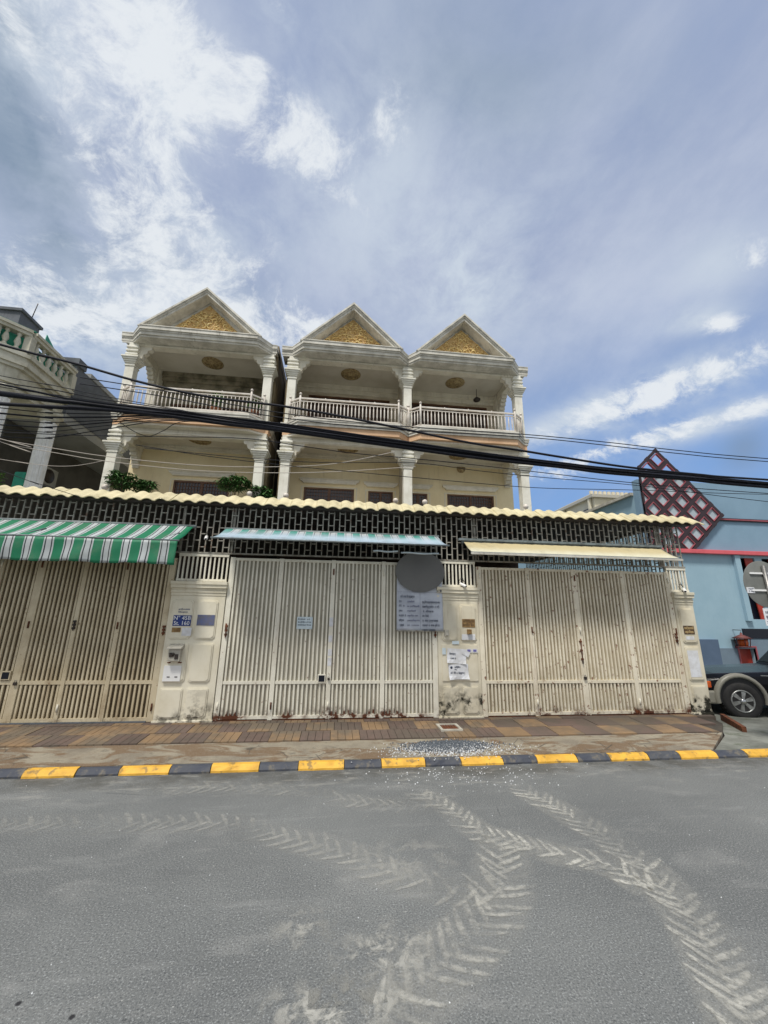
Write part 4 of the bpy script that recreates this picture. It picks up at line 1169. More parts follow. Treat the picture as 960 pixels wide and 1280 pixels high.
def house(xl, xr, label, windows, side_l, side_r, flats=(.40, .40), stained=False, wall3='upper_wall_plain', seed=1):
    H = thing('townhouse', ((xl+xr)/2, YC, 0), label, 'house', 'row of three gabled townhouses')
    xm = (xl+xr)/2; ox0, ox1 = xl-(.22 if side_l != 'party' else 0)+0, xr+(.22 if side_r != 'party' else 0)
    if side_l == 'shared_skip': ox0 = xl+.001
    fl, fr = flats
    # ground storey and floor slab
    wall_with_holes(H, 'ground_wall', ox0, ox1, 0, Z2-.1, YW2, YW2+.2, [(xm-1.2, xm+1.2, 0, 2.6)], 'dark_wood')  # unseen wall coloured dark so the yard behind the grille looks shaded
    b = MB(); b.box(xm-1.2, xm+1.2, YW2+.05, YW2+.1, 0, 2.6); build('ground_door', b, 'dark_wood', H)
    b = MB(); b.box(ox0, ox1, YC-.14, YW2+.2, Z2-.1, Z2+.3); build('second_floor_slab', b, 'cream_trim', H)
    b = MB(); b.box(ox0, ox1, YW2+.21, 20, Z2+.01, Z2+.2); build('inner_floor', b, 'soffit', H)
    # second storey wall
    holes = [(w[0], w[1], 4.6, w[2]) for w in windows]
    wall_with_holes(H, 'second_wall', ox0, ox1, Z2+.3, Z3-.41, YW2, YW2+.2, holes, 'cream_wall')
    b = MB(); b.box(ox0+.01, ox1-.01, YW2-.05, YW2-.001, 7.02, 7.178); b.box(ox0+.01, ox1-.01, YW2-.09, YW2-.052, 7.10, 7.178); build('crown_moulding', b, 'cream_trim', H)
    for w in windows:
        window(H, w[0]+.003, w[1]-.003, 4.6, w[2]-.003, YW2+.04, w[3]); lintel(H, w[0], w[1], w[2]+.14, YW2)
    b = MB(); b.box(ox0, ox1, YC+.142, YW2-.002, 7.18, 7.24); build('second_ceiling', b, 'soffit', H)
    # beam and bay slab between the storeys
    b = MB(); b.box(xl-.15, xr+.15, YC-.13, YC+.14, 6.94, 7.185); build('front_beam', b, 'cream_trim', H, bevel=.01)
    b = MB(); b.box(xl+.2, xr-.2, YC-.16, YC-.131, 6.97, 7.02); build('beam_moulding', b, 'cream_trim', H)
    b = MB(); b.prism(bay_poly(xl, xr, -.05, -.02, .17*(side_l != 'party')+.02, .17*(side_r != 'party')+.02), 7.19, 7.37); build('bay_slab', b, 'peach', H)
    b = MB(); b.prism(bay_poly(xl, xr, -.16, -.05, .15*(side_l != 'party')+.02, .15*(side_r != 'party')+.02, back=-.12), 7.12, 7.189); build('bay_soffit', b, 'cream_trim', H)
    b = MB(); b.prism(bay_poly(xl, xr, 0, 0, .19*(side_l != 'party')+.02, .19*(side_r != 'party')+.02), 7.372, 7.46); b.prism(bay_poly(xl, xr, .04, .02, .19*(side_l != 'party')+.02, .19*(side_r != 'party')+.02), 7.461, 7.53); b.prism(bay_poly(xl, xr, .06, .03, .19*(side_l != 'party')+.02, .19*(side_r != 'party')+.02), 7.531, Z3)
    build('bay_fascia', b, 'fascia', H)
    b = MB(); b.box(ox0, ox1, YC+.61, YW3+.2, 7.25, Z3); build('third_floor_slab', b, 'soffit', H)
    # third storey
    HT3 = 9.0 if stained else 9.78
    b = MB(); wall_with_holes(H, 'third_wall', ox0, ox1, Z3, ZTOP-.001, YW3, YW3+.2, [(xm-1.55, xm+1.55, Z3, HT3)], wall3)
    window(H, xm-1.55+.003, xm+1.55-.003, Z3+.003, HT3-.003, YW3+.05, 4, 'dark_wood', 'brown_wood', False)
    b = MB(); b.box(ox0+.02, ox1-.02, YW3-.10, YW3-.001, 9.86, 10.02).box(ox0+.02, ox1-.02, YW3-.16, YW3-.001, 10.021, 10.198); build('third_crown', b, wall3 if stained else 'cream_trim', H, bevel=.01)
    b = MB(); b.box(ox0, ox1, YC-.12, YW3+.2, ZTOP, ZTOP+.1); build('third_ceiling', b, 'soffit', H)
    for zz, yy, nm in ((ZTOP, 12.62, 'ceiling_rose'), (7.18, 12.45, 'ceiling_rose')):
        b = MB()
        for r, h in ((.36, .012), (.30, .022), (.19, .03), (.09, .055)):
            b.lathe([(r, -h), (r, -.0005)], (xm, yy, zz), 24)
        for k in range(16):
            a = k*math.pi/8; b.ball((xm+.25*math.cos(a), yy+.25*math.sin(a), zz-.025), .032, 6, 4)
        build(nm, b, 'rose', H)
    # top beam (flat arch) with mouldings
    b = MB(); b.box(xl-.14, xr+.14, YC-.125, YC+.13, 9.99, 10.198); build('top_beam', b, 'cream_trim', H, bevel=.01)
    b = MB(); b.box(xl+.55, xr-.55, YC-.15, YC-.126, 9.975, 10.02); build('top_beam_moulding', b, 'cream_trim', H)
    # cornice slab
    k = 0
    for z0, z1, dy, dx, nm in ((10.10, 10.16, -.06, -.04, 0), (10.161, 10.25, 0, 0, 0), (10.251, 10.30, .03, .02, 0), (10.301, 10.40, .07, .05, 0)):
        k += 1
    b = MB(); pl = lambda dy, dx: bay_poly(xl, xr, dy, dx, fl, fr)
    b.prism(pl(-.10, -.06), 10.201, 10.24) if False else None
    b.prism(bay_poly(xl, xr, -.05, -.03, fl, fr, back=-.11), 10.06, 10.12); b.prism(bay_poly(xl, xr, 0, 0, fl, fr, back=-.11), 10.121, 10.22); b.prism(pl(.03, .0), 10.221, 10.27); b.prism(pl(.07, .0), 10.271, 10.38); b.prism(pl(.09, .0), 10.381, 10.41)
    # hollow the inner part: the ceiling sits lower than the slab, so cut nothing, the beam hides the joint
    build('cornice', b, 'fascia', H)
    # gable
    A = (xm, 12.10); bw = (xr-xl)/2-.22; zb = 10.41
    def rake(off, y0, y1, wid, mt, nm):
        b = MB()
        for s_ in (-1, 1):
            sl = Vector((s_*bw, 0, zb-A[1])); L = sl.length; n_ = Vector((-sl.z*s_, 0, s_*sl.x)).normalized()*1.0
            # band between offset 'off' and off+wid measured vertically
            vo = lambda v: v*L/bw
            p = [(A[0], A[1]-vo(off)), (A[0]+s_*(bw-off*bw/(A[1]-zb)*L/bw), zb), (A[0]+s_*(bw-(off+wid)*bw/(A[1]-zb)*L/bw), zb), (A[0], A[1]-vo(off+wid))]
            if s_ < 0: p = p[::-1]
            b.prism_y(p, y0, y1)
        build(nm, b, mt, H)
    rake(.000, YB-.02, YB+.445, .055, 'fascia', 'raking_cornice')
    rake(.0555, YB+.02, YB+.444, .045, 'fascia', 'raking_cornice')
    rake(.101, YB+.05, YB+.443, .07, 'fascia', 'raking_cornice')
    ornament(H, xm, seed)
    # roof behind the gable
    b = MB()
    for s_ in (-1, 1):
        x1_ = xm+s_*(bw+.35); z1_ = 10.42-.25
        vs = [(xm, YB+.46, 12.07), (x1_, YB+.46, z1_+.2), (x1_, 20, z1_+.2), (xm, 20, 12.07)]
        vs += [(x, y, z-.08) for x, y, z in vs]
        b.add(vs, [(0, 1, 2, 3), (7, 6, 5, 4), (0, 4, 5, 1), (1, 5, 6, 2), (2, 6, 7, 3), (3, 7, 4, 0)])
    build('roof', b, 'roof_tile_dark', H)
    # columns, corbels, pilasters
    for x, sg, sd in ((xl, 1, side_l), (xr, -1, side_r)):
        if sd == 'shared_skip': continue
        column(H, x, Z2+.3, 7.119 if True else 0, .28); column(H, x, Z3, 10.059, .27)
    for x, sg, sd in ((xl, 1, side_l), (xr, -1, side_r)):
        corbel(H, x+sg*.15, 6.94, sg); corbel(H, x+sg*.145, 9.99, sg)
    # back pilasters and side walls
    for x, sg, sd in ((xl, 1, side_l), (xr, -1, side_r)):
        if sd == 'open':
            xx = x
            b = MB(); b.box(xx-.16, xx+.16, YW3-.32, YW3-.001, Z3, ZTOP-.001); build('pilaster', b, 'cream_trim', H)
            b = MB(); b.box(xx-.12, xx+.12, YC+.14, YW3-.33, 9.95, ZTOP-.002); build('side_beam', b, 'cream_trim', H)
            b = MB(); b.box(xx-.12, xx+.12, YC+.145, YW2-.001, 6.90, 7.178); build('side_beam', b, 'cream_trim', H)
            pts = []
            for (zz, yy) in ((9.95, YW3-.33), (6.90, YW2)):
                b = MB()
                for q in range(5):
                    b.box(xx-.11, xx+.11, yy-.42+q*.085, yy-.002, zz-.12*(q+1), zz-.12*q-.001)
                build('side_corbel', b, 'cream_trim', H, bevel=.02)
            # outer side wall of the body
            b = MB(); s0 = x+(-sg)*.22; s1 = s0+sg*.18
            b.box(min(s0, s1), max(s0, s1), YW2+.201, 20, 0, ZTOP-.002); build('outer_wall', b, 'cream_wall', H)
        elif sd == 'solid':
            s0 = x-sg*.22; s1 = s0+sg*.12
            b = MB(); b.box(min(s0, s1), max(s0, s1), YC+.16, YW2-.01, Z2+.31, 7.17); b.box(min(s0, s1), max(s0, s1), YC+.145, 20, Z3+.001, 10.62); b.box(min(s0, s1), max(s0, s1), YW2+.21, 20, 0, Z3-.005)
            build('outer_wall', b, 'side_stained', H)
        else:
            if sg < 0:
                b = MB(); b.box(x-.07, x+.07, YC+.16, YW2-.001, Z2+.301, 7.179); b.box(x-.07, x+.07, YC+.55, YW3-.001, Z3+.001, ZTOP-.001); build('party_wall', b, 'upper_wall_plain', H)
    b = MB(); b.box(ox0, ox1, 19.8, 20, 0, ZTOP-.01); build('rear_wall', b, 'cream_wall', H)
    yb = YB+.07; path = [(xl+.02, YC-.22), (xl+.36, yb), (xr-.36, yb), (xr-.02, YC-.22)]
    B = balustrade(H, path, Z3)
    return H
hA = house(-6.80, -2.55, 'left gabled townhouse standing apart, with stained balcony wall and trailing plants',
           [(-5.55, -3.75, 5.98, 2)], 'open', 'solid', (.40, .22), True, 'upper_wall', 11)
hB = house(-1.77, 2.10, 'middle gabled townhouse sharing its right column with its neighbour',
           [(-1.28, .45, 5.96, 2), (.94, 1.82, 5.93, 2)], 'solid', 'party', (.40, .0), False, 'upper_wall_plain', 12)
hC = house(2.10, 6.05, 'right gabled townhouse with open sky beside its end column',
           [(2.38, 3.06, 5.93, 2), (3.78, 5.52, 5.96, 2)], 'shared_skip', 'open', (.0, .42), False, 'upper_wall_plain', 13)
# lower balustrade of the second-floor terraces with ball finials
for (xa, xb_, lab) in ((-6.7, -2.7, 'white balustrade of the left terrace behind the eave, ball finials showing'), (-1.64, 1.68, 'white balustrade of the middle terrace behind the eave'), (2.6, 5.9, 'white balustrade of the right terrace behind the eave')):
    t = thing('terrace_balustrade', ((xa+xb_)/2, 11.5, 4.0), lab, 'balustrade', 'terrace balustrades')
    b = MB(); b.box(xa, xb_, 11.47, 11.53, 4.92, 4.98); build('handrail', b, 'rail_white', t)
    n = 24
    for k in range(n+1):
        x = xa+(xb_-xa)*k/n; b = MB(); b.box(x-.015, x+.015, 11.485, 11.515, 4.0, 4.92); build('baluster', b, 'rail_white', t)
    for x in (xa, xb_):
        b = MB(); b.lathe([(.05, 0), (.05, 1.0), (.03, 1.03), (.03, 1.06)], (x, 11.5, 4.0), 8).ball((x, 11.5, 5.14), .085, 12, 8); build('newel', b, 'rail_white', t)

# round vent plate on the right house wall
b = MB(); b.lathe([(.16, -.03), (.16, 0)], (4.33, YW2-.001, 6.95), 20, 'y'); b.lathe([(.11, -.045), (.11, -.03)], (4.33, YW2-.001, 6.95), 16, 'y')
build('round_vent', b, 'rose', hC)
# hanging lamp in the right house balcony: a dark fan-like lamp
lp = thing('ceiling_lamp', (5.0, 12.9, 9.7), 'small dark lamp hanging in the upper balcony of the right townhouse', 'lamp')
b = MB(); b.tube([(5.0, 12.9, 10.19), (5.0, 12.9, 9.8)], .01, 6); build('rod', b, 'iron_dark', lp)
b = MB(); b.lathe([(.03, .1), (.14, 0), (.12, -.06), (.02, -.09)], (5.0, 12.9, 9.75), 12); build('lamp_shade', b, 'iron_dark', lp)

# ================================================================ PLANTS
def leaf_cloud(mb, c, r, n, size, rnd, droop=.4):
    for i in range(n):
        while True:
            v = Vector((rnd.uniform(-1, 1), rnd.uniform(-1, 1), rnd.uniform(-1, 1)))
            if v.length < 1: break
        p = Vector(c)+Vector((v.x*r[0], v.y*r[1], v.z*r[2]))
        a = rnd.random()*6.28
        for q in range(rnd.randint(4, 6)):       # palmate leaflets
            th = a+q*1.05; d = Vector((math.cos(th), math.sin(th), -droop+rnd.uniform(-.3, .3))).normalized(); s = size*rnd.uniform(.7, 1.2)
            side = d.cross(Vector((0, 0, 1))).normalized()*s*.17
            tip = p+d*s; mid = p+d*s*.5+Vector((0, 0, .03*s))
            mb.add([p, mid-side, tip-Vector((0, 0, .12*s)), mid+side], [(0, 1, 2, 3)])
def potted(x, y, z0, top, blobs, n, size, label, seed, mt='leaf_green'):
    rnd = random.Random(seed)
    t = thing('potted_plant', (x, y, z0), label, 'plant')
    b = MB(); b.lathe([(.16, 0), (.22, .30), (.24, .32), (.24, .36), (.20, .36)], (x, y, z0), 14); build('pot', b, 'pot_clay', t)
    b = MB()
    for bl in blobs:
        c = bl[0]; b.tube([(x, y, z0+.34), ((x+c[0])/2, (y+c[1])/2, (z0+c[2])/2+.1), c], .02, 5, [.03, .02, .008])
        for k in range(5):
            e = (c[0]+rnd.uniform(-.8, .8)*bl[1][0], c[1]+rnd.uniform(-.8, .8)*bl[1][1], c[2]+rnd.uniform(-.2, .8)*bl[1][2]); b.tube([((x+c[0])/2, (y+c[1])/2, (z0+c[2])/2+.1), e], .008, 4)
    build('stem', b, 'stem_brown', t)
    b = MB()
    for bl in blobs: leaf_cloud(b, bl[0], bl[1], int(n*bl[2]), size, rnd)
    build('foliage', b, mt, t, recalc=False)
potted(-6.25, 11.75, 4.0, 5.7, [((-6.35, 11.6, 5.45), (.38, .3, .28), 1.0), ((-5.8, 11.7, 5.32), (.34, .25, .20), .7)], 110, .17, 'bushy green pot plant at the left end of the left terrace', 31)
potted(-3.1, 11.75, 4.0, 5.7, [((-3.2, 11.6, 5.50), (.48, .3, .24), 1.1), ((-2.45, 11.75, 5.30), (.32, .25, .24), .7), ((-2.15, 12.0, 5.1), (.2, .2, .2), .3)], 110, .18, 'broad drooping green pot plant beside the right column of the left terrace', 32)
for i, (x, y, z, r, lab) in enumerate(((-4.0, 11.55, 8.30, .22, 'small trailing plant hanging over the middle of the left upper balustrade'), (-2.85, 11.6, 8.15, .22, 'trailing plant at the right end of the left upper balustrade'))):
    rnd = random.Random(60+i); t = thing('balcony_plant', (x, y, Z3), lab, 'plant')
    b = MB(); b.lathe([(.12, 0), (.16, .25), (.17, .28), (.14, .28)], (x, y, Z3), 12); build('pot', b, 'pot_clay', t)
    b = MB(); leaf_cloud(b, (x, y, z), (r, .15, r*.9), 45, .11, rnd, .9); leaf_cloud(b, (x, y, z-.3), (r*.7, .12, r), 25, .1, rnd, .9); build('foliage', b, 'leaf_light', t, recalc=False)
# air conditioner on the neighbour's wall and a climber's stems

# ================================================================ LEFT NEIGHBOUR
NX = -8.5
nb = thing('neighbour_house', (-12, 11, 0), 'cream neighbour house at the left edge with fluted columns and a green-screened balcony', 'house')
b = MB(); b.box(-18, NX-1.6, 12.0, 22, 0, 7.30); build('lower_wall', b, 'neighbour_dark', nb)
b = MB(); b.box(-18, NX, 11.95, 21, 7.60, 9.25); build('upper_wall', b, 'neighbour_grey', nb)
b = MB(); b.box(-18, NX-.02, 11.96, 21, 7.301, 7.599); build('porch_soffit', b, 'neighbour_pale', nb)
b = MB(); b.box(-18, NX+.03, 12.6, 21.1, 9.251, 9.40); build('roof_edge', b, 'neighbour_pale', nb)
b = MB(); b.box(-18, NX+.06, 11.9, 12.3, 9.255, 9.50); build('parapet_pier', b, 'neighbour_grey', nb)
b = MB(); b.box(-18, NX-.5, 10.2, 10.9, 9.3, 9.7).box(-18, NX-.45, 10.15, 10.95, 9.701, 9.78); build('water_tank_housing', b, 'neighbour_grey', nb)
ch = .55
def cpoly(o): return [(-18, 9.60-o), (NX-ch, 9.60-o), (NX+o, 9.60+ch), (NX+o, 11.94), (-18, 11.94)]
b = MB()
for z0, z1, o in ((7.30, 7.42, -.12), (7.421, 7.52, -.04), (7.521, 7.86, -.10), (7.861, 7.95, .0), (7.951, 8.08, .07), (8.081, 8.20, .02), (8.201, 8.30, .10)):
    b.prism(cpoly(o), z0, z1)
build('entablature', b, 'neighbour_cream', nb)
b = MB()
def crail(z0, z1, w, o=0):
    P = [(-18, 9.66-o), (NX-ch+.02, 9.66-o), (NX-.04+o, 9.62+ch), (NX-.04+o, 11.9)]
    for a, c in zip(P, P[1:]): b.bar((a[0], a[1], (z0+z1)/2), (c[0], c[1], (z0+z1)/2), w, z1-z0)
    return P
P = crail(8.301, 8.38, .16); crail(8.86, 8.95, .20); crail(8.951, 9.03, .28)
br = build('stone_balustrade', b, 'neighbour_cream', nb)
pr = None
for a, c in zip(P, P[1:]):
    a, c = Vector((a[0], a[1], 0)), Vector((c[0], c[1], 0)); L = (c-a).length; n = max(1, round(L/.25))
    for k in range(n+1):
        q = a.lerp(c, k/n)
        if q.x < -12: continue
        if k == n and q.y < 11.5: continue
        if k in (0, n):
            s = MB(); s.box(q.x-.09, q.x+.09, q.y-.09, q.y+.09, 8.381, 8.859); build('pier', s, 'neighbour_cream', br); continue
        if pr is None:
            s = MB(); s.lathe([(.06, 0), (.06, .05), (.035, .08), (.075, .20), (.05, .32), (.03, .38), (.055, .43), (.055, .479)], (q.x, q.y, 8.381), 8); pr = build('urn_baluster', s, 'neighbour_cream', br)
        else: copy_at(pr, (q.x, q.y, 8.381), br)
b = MB(); P2 = [(-18, 9.60), (NX-ch+.04, 9.60), (NX+.02, 9.60+ch), (NX+.02, 11.9)]
for a, c in zip(P2, P2[1:]): b.bar((a[0], a[1], 9.05), (c[0], c[1], 9.05), .05, .036)
build('green_trim', b, 'tarp_green', nb)
b = MB(); Q = [(-18, 9.86), (NX-ch-.06, 9.86), (NX-.26, 9.72+ch), (NX-.26, 11.88)]
for a, c in zip(Q, Q[1:]): b.bar((a[0], a[1], 8.60), (c[0], c[1], 8.60), .02, .58)
tag(build('green_tarp', b, 'tarp_green'), 'green mesh tarp stretched behind the neighbour balcony balusters', 'tarp')
b = MB(); b.add([(NX-.3, 10.9, 9.04), (NX-.3, 11.9, 9.04), (NX-.5, 11.2, 9.75), (NX-.52, 11.2, 9.75), (NX-.32, 10.9, 9.04), (NX-.32, 11.9, 9.04)], [(0, 1, 2), (3, 5, 4), (0, 2, 3, 4), (1, 5, 3, 2), (0, 4, 5, 1)])
tag(build('tarp_peak', b, 'tarp_green'), 'pointed piece of green tarp rising above the neighbour balcony', 'tarp')
for (x, y) in ((NX-.35, 10.15), (NX-.10, 11.55)):
    b = MB(); n = 40; vs = []
    for z in (4.3, 7.02):
        for k in range(n):
            a = 2*math.pi*k/n; r = .20-(.022 if k % 4 in (0,) else 0); vs.append((x+r*math.cos(a), y+r*math.sin(a), z))
    b.add(vs, [(k, (k+1) % n, n+(k+1) % n, n+k) for k in range(n)]+[tuple(range(n, 2*n))]); c = build('fluted_column', b, 'fluted_white', nb)
    s = MB(); s.lathe([(.20, 7.02), (.23, 7.05), (.21, 7.09), (.28, 7.20), (.31, 7.21), (.31, 7.299)], (x, y, 0), 20); build('capital', s, 'neighbour_cream', c)
b = MB(); b.box(-18, NX+.05, 9.9, 12.0, 4.1, 4.3); build('terrace_slab', b, 'neighbour_cream', nb)
b = MB(); b.tube([(NX-.45, 10.5, 9.78), (NX-.40, 10.5, 10.25)], .012, 5); tag(build('antenna_rod', b, 'iron_dark'), 'thin rod standing on the neighbour roof', 'antenna')
ac = thing('air_conditioner', (NX-1.3, 14.0, 5.9), 'grey outdoor air conditioner unit on the dark neighbour wall', 'air conditioner')
b = MB(); b.box(NX-1.58, NX-1.22, 13.2, 14.0, 5.75, 6.35); build('case', b, 'neighbour_pale', ac, bevel=.02)
b = MB(); b.lathe([(.24, 0), (.24, .015), (.05, .03)], (NX-1.22, 13.6, 6.05), 20, 'x'); build('fan_grille', b, 'iron_dark', ac)
b = MB(); b.bar((NX-1.6, 13.3, 5.73), (NX-1.2, 13.3, 5.73), .04, .03).bar((NX-1.6, 13.9, 5.73), (NX-1.2, 13.9, 5.73), .04, .03); build('bracket', b, 'iron_dark', ac)
b = MB(); rnd = random.Random(5); leaf_cloud(b, (-8.95, 10.6, 5.0), (.35, .3, .25), 50, .14, rnd); tag(build('terrace_shrub', b, 'leaf_light', recalc=False), 'green shrub low between the fluted columns of the neighbour house', 'plant')
b = MB(); b.box(-9.05, -8.75, 11.4, 11.8, 4.3, 5.45); tag(build('blue_drum', b, 'tarp_green', bevel=.04), 'blue-green water drum on the neighbour terrace', 'drum')

# ================================================================ RIGHT BLUE BUILDING
BY = 11.5; BX = 9.95
bb = thing('blue_building', (15, BY, 0), 'light blue building with coral band behind the parked car', 'building')
b = MB(); holes = [(13.15, 13.78, 1.75, 3.72), (14.05, 14.6, 1.75, 3.72), (15.0, 16.2, 1.75, 3.72), (12.44, 13.02, .16, .86)]
wall_with_holes(bb, 'front_wall', BX, 26, 0, 3.86, BY, BY+.25, holes, 'blue_wall')
b = MB(); b.box(BX, 26, BY-.001, BY+.25, 3.861, 6.30); build('upper_wall', b, 'blue_wall_upper', bb)
b = MB(); b.prism_x([(BY+.251, 0), (24, 0), (24, 5.8), (BY+.251, 5.80)], BX, BX+.2); build('side_wall', b, 'blue_wall', bb)
b = MB(); b.prism_x([(BY+.252, 5.801), (24, 5.801), (24, 5.90), (BY+.252, 5.90)], BX-.12, BX+.25); build('gutter', b, 'plastic_grey', bb)
b = MB(); b.prism_x([(BY+.253, 5.801), (24, 5.801), (24, 5.86), (BY+.253, 5.86)], BX+.3, 26); build('roof', b, 'tower_roof', bb)
b = MB(); b.box(BX-.05, 26, BY-.16, BY-.002, 3.80, 3.93); build('coral_band', b, 'coral', bb, bevel=.01)
b = MB(); b.box(12.75, 26, BY-.05, BY-.003, 4.96, 5.06); build('maroon_band', b, 'lattice_dark', bb); b = MB(); b.box(12.75, 26, BY-.07, BY-.051, 4.99, 5.03); build('red_line', b, 'lattice_red', bb)
b = MB(); b.box(BX-.01, 11.75, BY-.10, BY-.002, 0, 1.13); build('dark_dado', b, 'blue_dark', bb)
b = MB(); b.box(11.751, 12.44, BY-.06, BY-.002, 0, .87).box(12.441, 13.02, BY-.06, BY-.002, 0, .159).box(13.021, 26, BY-.06, BY-.002, 0, 1.13).box(12.441, 13.02, BY-.06, BY-.002, .861, 1.13); build('grey_dado', b, 'blue_grey', bb)
b = MB(); b.box(12.75, 26, BY-.05, BY-.003, 1.16, 1.46); build('dark_band', b, 'navy_dark', bb)
b = MB(); b.box(12.95, 13.14, BY-.10, BY-.003, 1.70, 3.79); build('jamb', b, 'blue_wall', bb)
for h in holes[:3]:
    f = MB(); f.box(h[0], h[0]+.05, BY+.06, BY+.12, h[2], h[3]).box(h[1]-.05, h[1], BY+.06, BY+.12, h[2], h[3]); w = build('window', f, 'lattice_dark', bb)
    s = MB(); s.box(h[0]+.05, h[1]-.05, BY+.13, BY+.14, h[2], h[3]); build('pane', s, 'navy_dark', w)
    s = MB(); s.add([(h[0]+.28, BY+.02, h[3]), (h[1]-.05, BY+.02, h[3]), (h[1]-.06, BY+.02, h[2]), (h[0]+.42, BY+.02, h[2]), (h[0]+.28, BY+.05, h[3]), (h[1]-.05, BY+.05, h[3]), (h[1]-.06, BY+.05, h[2]), (h[0]+.42, BY+.05, h[2])],
                    [(0, 3, 2, 1), (4, 5, 6, 7), (0, 1, 5, 4), (1, 2, 6, 5), (2, 3, 7, 6), (3, 0, 4, 7)]); build('shutter', s, 'red_panel', w)
b = MB(); b.box(12.44, 13.02, BY+.10, BY+.14, .16, .86); build('red_panel', b, 'red_panel', bb)
b = MB(); b.box(12.40, 12.439, BY-.08, BY+.02, .16, .90).box(13.021, 13.06, BY-.08, BY+.02, .16, .90).box(12.40, 13.06, BY-.08, BY+.02, .901, .94); build('panel_frame', b, 'lattice_red', bb)
# diamond lattice screen
def lattice_screen():
    T = Vector((10.74, 7.36)); c45 = math.sqrt(.5); U = Vector((.678, -.735)); V = Vector((-.735, -.678)); p = .505
    NU, NV = 6, 8
    dark = bmesh.new(); 
    def bmbox(bm, a, c, w, y0, y1):
        a, c = Vector(a), Vector(c); d = (c-a).normalized(); n = Vector((-d.y, d.x))*w/2
        co = [a-n, c-n, c+n, a+n]
        vs = [bm.verts.new((q.x, y, q.y)) for y in (y0, y1) for q in co]
        for f in ((0, 1, 2, 3), (7, 6, 5, 4), (0, 4, 5, 1), (1, 5, 6, 2), (2, 6, 7, 3), (3, 7, 4, 0)): bm.faces.new([vs[i] for i in f])
    def clip(bm):
        for co, no in (((9.97, 0, 0), (-1, 0, 0)), ((0, 0, 3.932), (0, 0, -1))):
            r = bmesh.ops.bisect_plane(bm, geom=bm.verts[:]+bm.edges[:]+bm.faces[:], plane_co=co, plane_no=no, clear_outer=True)
            ed = [g for g in r['geom_cut'] if isinstance(g, bmesh.types.BMEdge)]
            if ed: bmesh.ops.edgeloop_fill(bm, edges=ed)
        bmesh.ops.recalc_face_normals(bm, faces=bm.faces)
    def done(bm, name, material, parent):
        clip(bm)
        if not bm.verts: bm.free(); return
        c = sum((v.co for v in bm.verts), Vector())/len(bm.verts)
        for v in bm.verts: v.co -= c
        me = bpy.data.meshes.new(name); bm.to_mesh(me); bm.free(); me.materials.append(M[material])
        o = bpy.data.objects.new(name, me); link(o, parent); o.location = c-wl(parent); return o
    ls = thing('lattice_screen', (11.3, BY, 3.94), 'dark red diamond lattice screen rising above the blue building', 'screen')
    for i in range(NU+1):
        bm = bmesh.new(); a = T+U*(p*i); bmbox(bm, a-V*.06, a+V*(p*NV), .15 if 0 < i < NU else .09, BY-.13, BY-.075); done(bm, 'slat', 'lattice_dark', ls)
    for j in range(NV+1):
        bm = bmesh.new(); a = T+V*(p*j); bmbox(bm, a-U*.06, a+U*(p*NU+.06), .15 if 0 < j else .09, BY-.127, BY-.078); done(bm, 'slat', 'lattice_dark', ls)
    for i in range(NU):
        for j in range(NV):
            c = T+U*(p*(i+.5))+V*(p*(j+.5))
            if c.x < 9.85 or c.y < 3.8 or c.y > 8: continue
            bm = bmesh.new(); h = .165; w = .022
            cs = [c-U*h-V*h, c+U*h-V*h, c+U*h+V*h, c-U*h+V*h]
            for k in range(4):
                a, e = cs[k], cs[(k+1) % 4]; d = (e-a).normalized(); bmbox(bm, a-d*w/2 if k % 2 else a+d*w/2, e+d*w/2 if k % 2 else e-d*w/2, w, BY-.145, BY-.065)
            done(bm, 'square_frame', 'lattice_red', ls)
            if c.y < 6.5:
                bm = bmesh.new(); bmbox(bm, c-U*.152, c+U*.152, .304, BY-.095, BY-.085); done(bm, 'inset_panel', 'inset_pale', ls)
    bm = bmesh.new(); bmbox(bm, (9.99, 3.94), (9.99, 6.66), .05, BY-.14, BY-.07)
    done(bm, 'edge_post', 'lattice_dark', ls)
    for x, z in ((10.3, 5.9), (11.2, 5.9), (12.2, 5.3)):
        s = MB(); s.box(x-.03, x+.03, BY-.08, BY+.1, z, z+.06); build('support', s, 'iron_dark', ls)
lattice_screen()
# red lantern
ln = thing('wall_lantern', (12.42, BY-.2, 1.05), 'small dark red lantern hanging on the blue wall', 'lantern')
b = MB()
for k in range(6):
    a = k*math.pi/3; b.tube([(12.42+.16*math.cos(a), BY-.25+.16*math.sin(a), .94), (12.42+.19*math.cos(a), BY-.25+.19*math.sin(a), 1.17)], .012, 5)
b.lathe([(.18, 0), (.18, .02)], (12.42, BY-.25, .93), 6); build('cage', b, 'lantern_red', ln)
b = MB(); b.lathe([(.27, 0), (.10, .09), (.03, .12), (.03, .17)], (12.42, BY-.25, 1.17), 6); build('cap', b, 'lantern_red', ln)
b = MB(); b.lathe([(.12, 0), (.14, .1), (.12, .2)], (12.42, BY-.25, .955), 12); build('shade', b, 'amber', ln)
b = MB(); b.tube([(12.42, BY-.25, 1.33), (12.42, BY-.25, 1.42), (12.42, BY-.01, 1.42)], .012, 6); build('hook', b, 'iron_dark', ln)

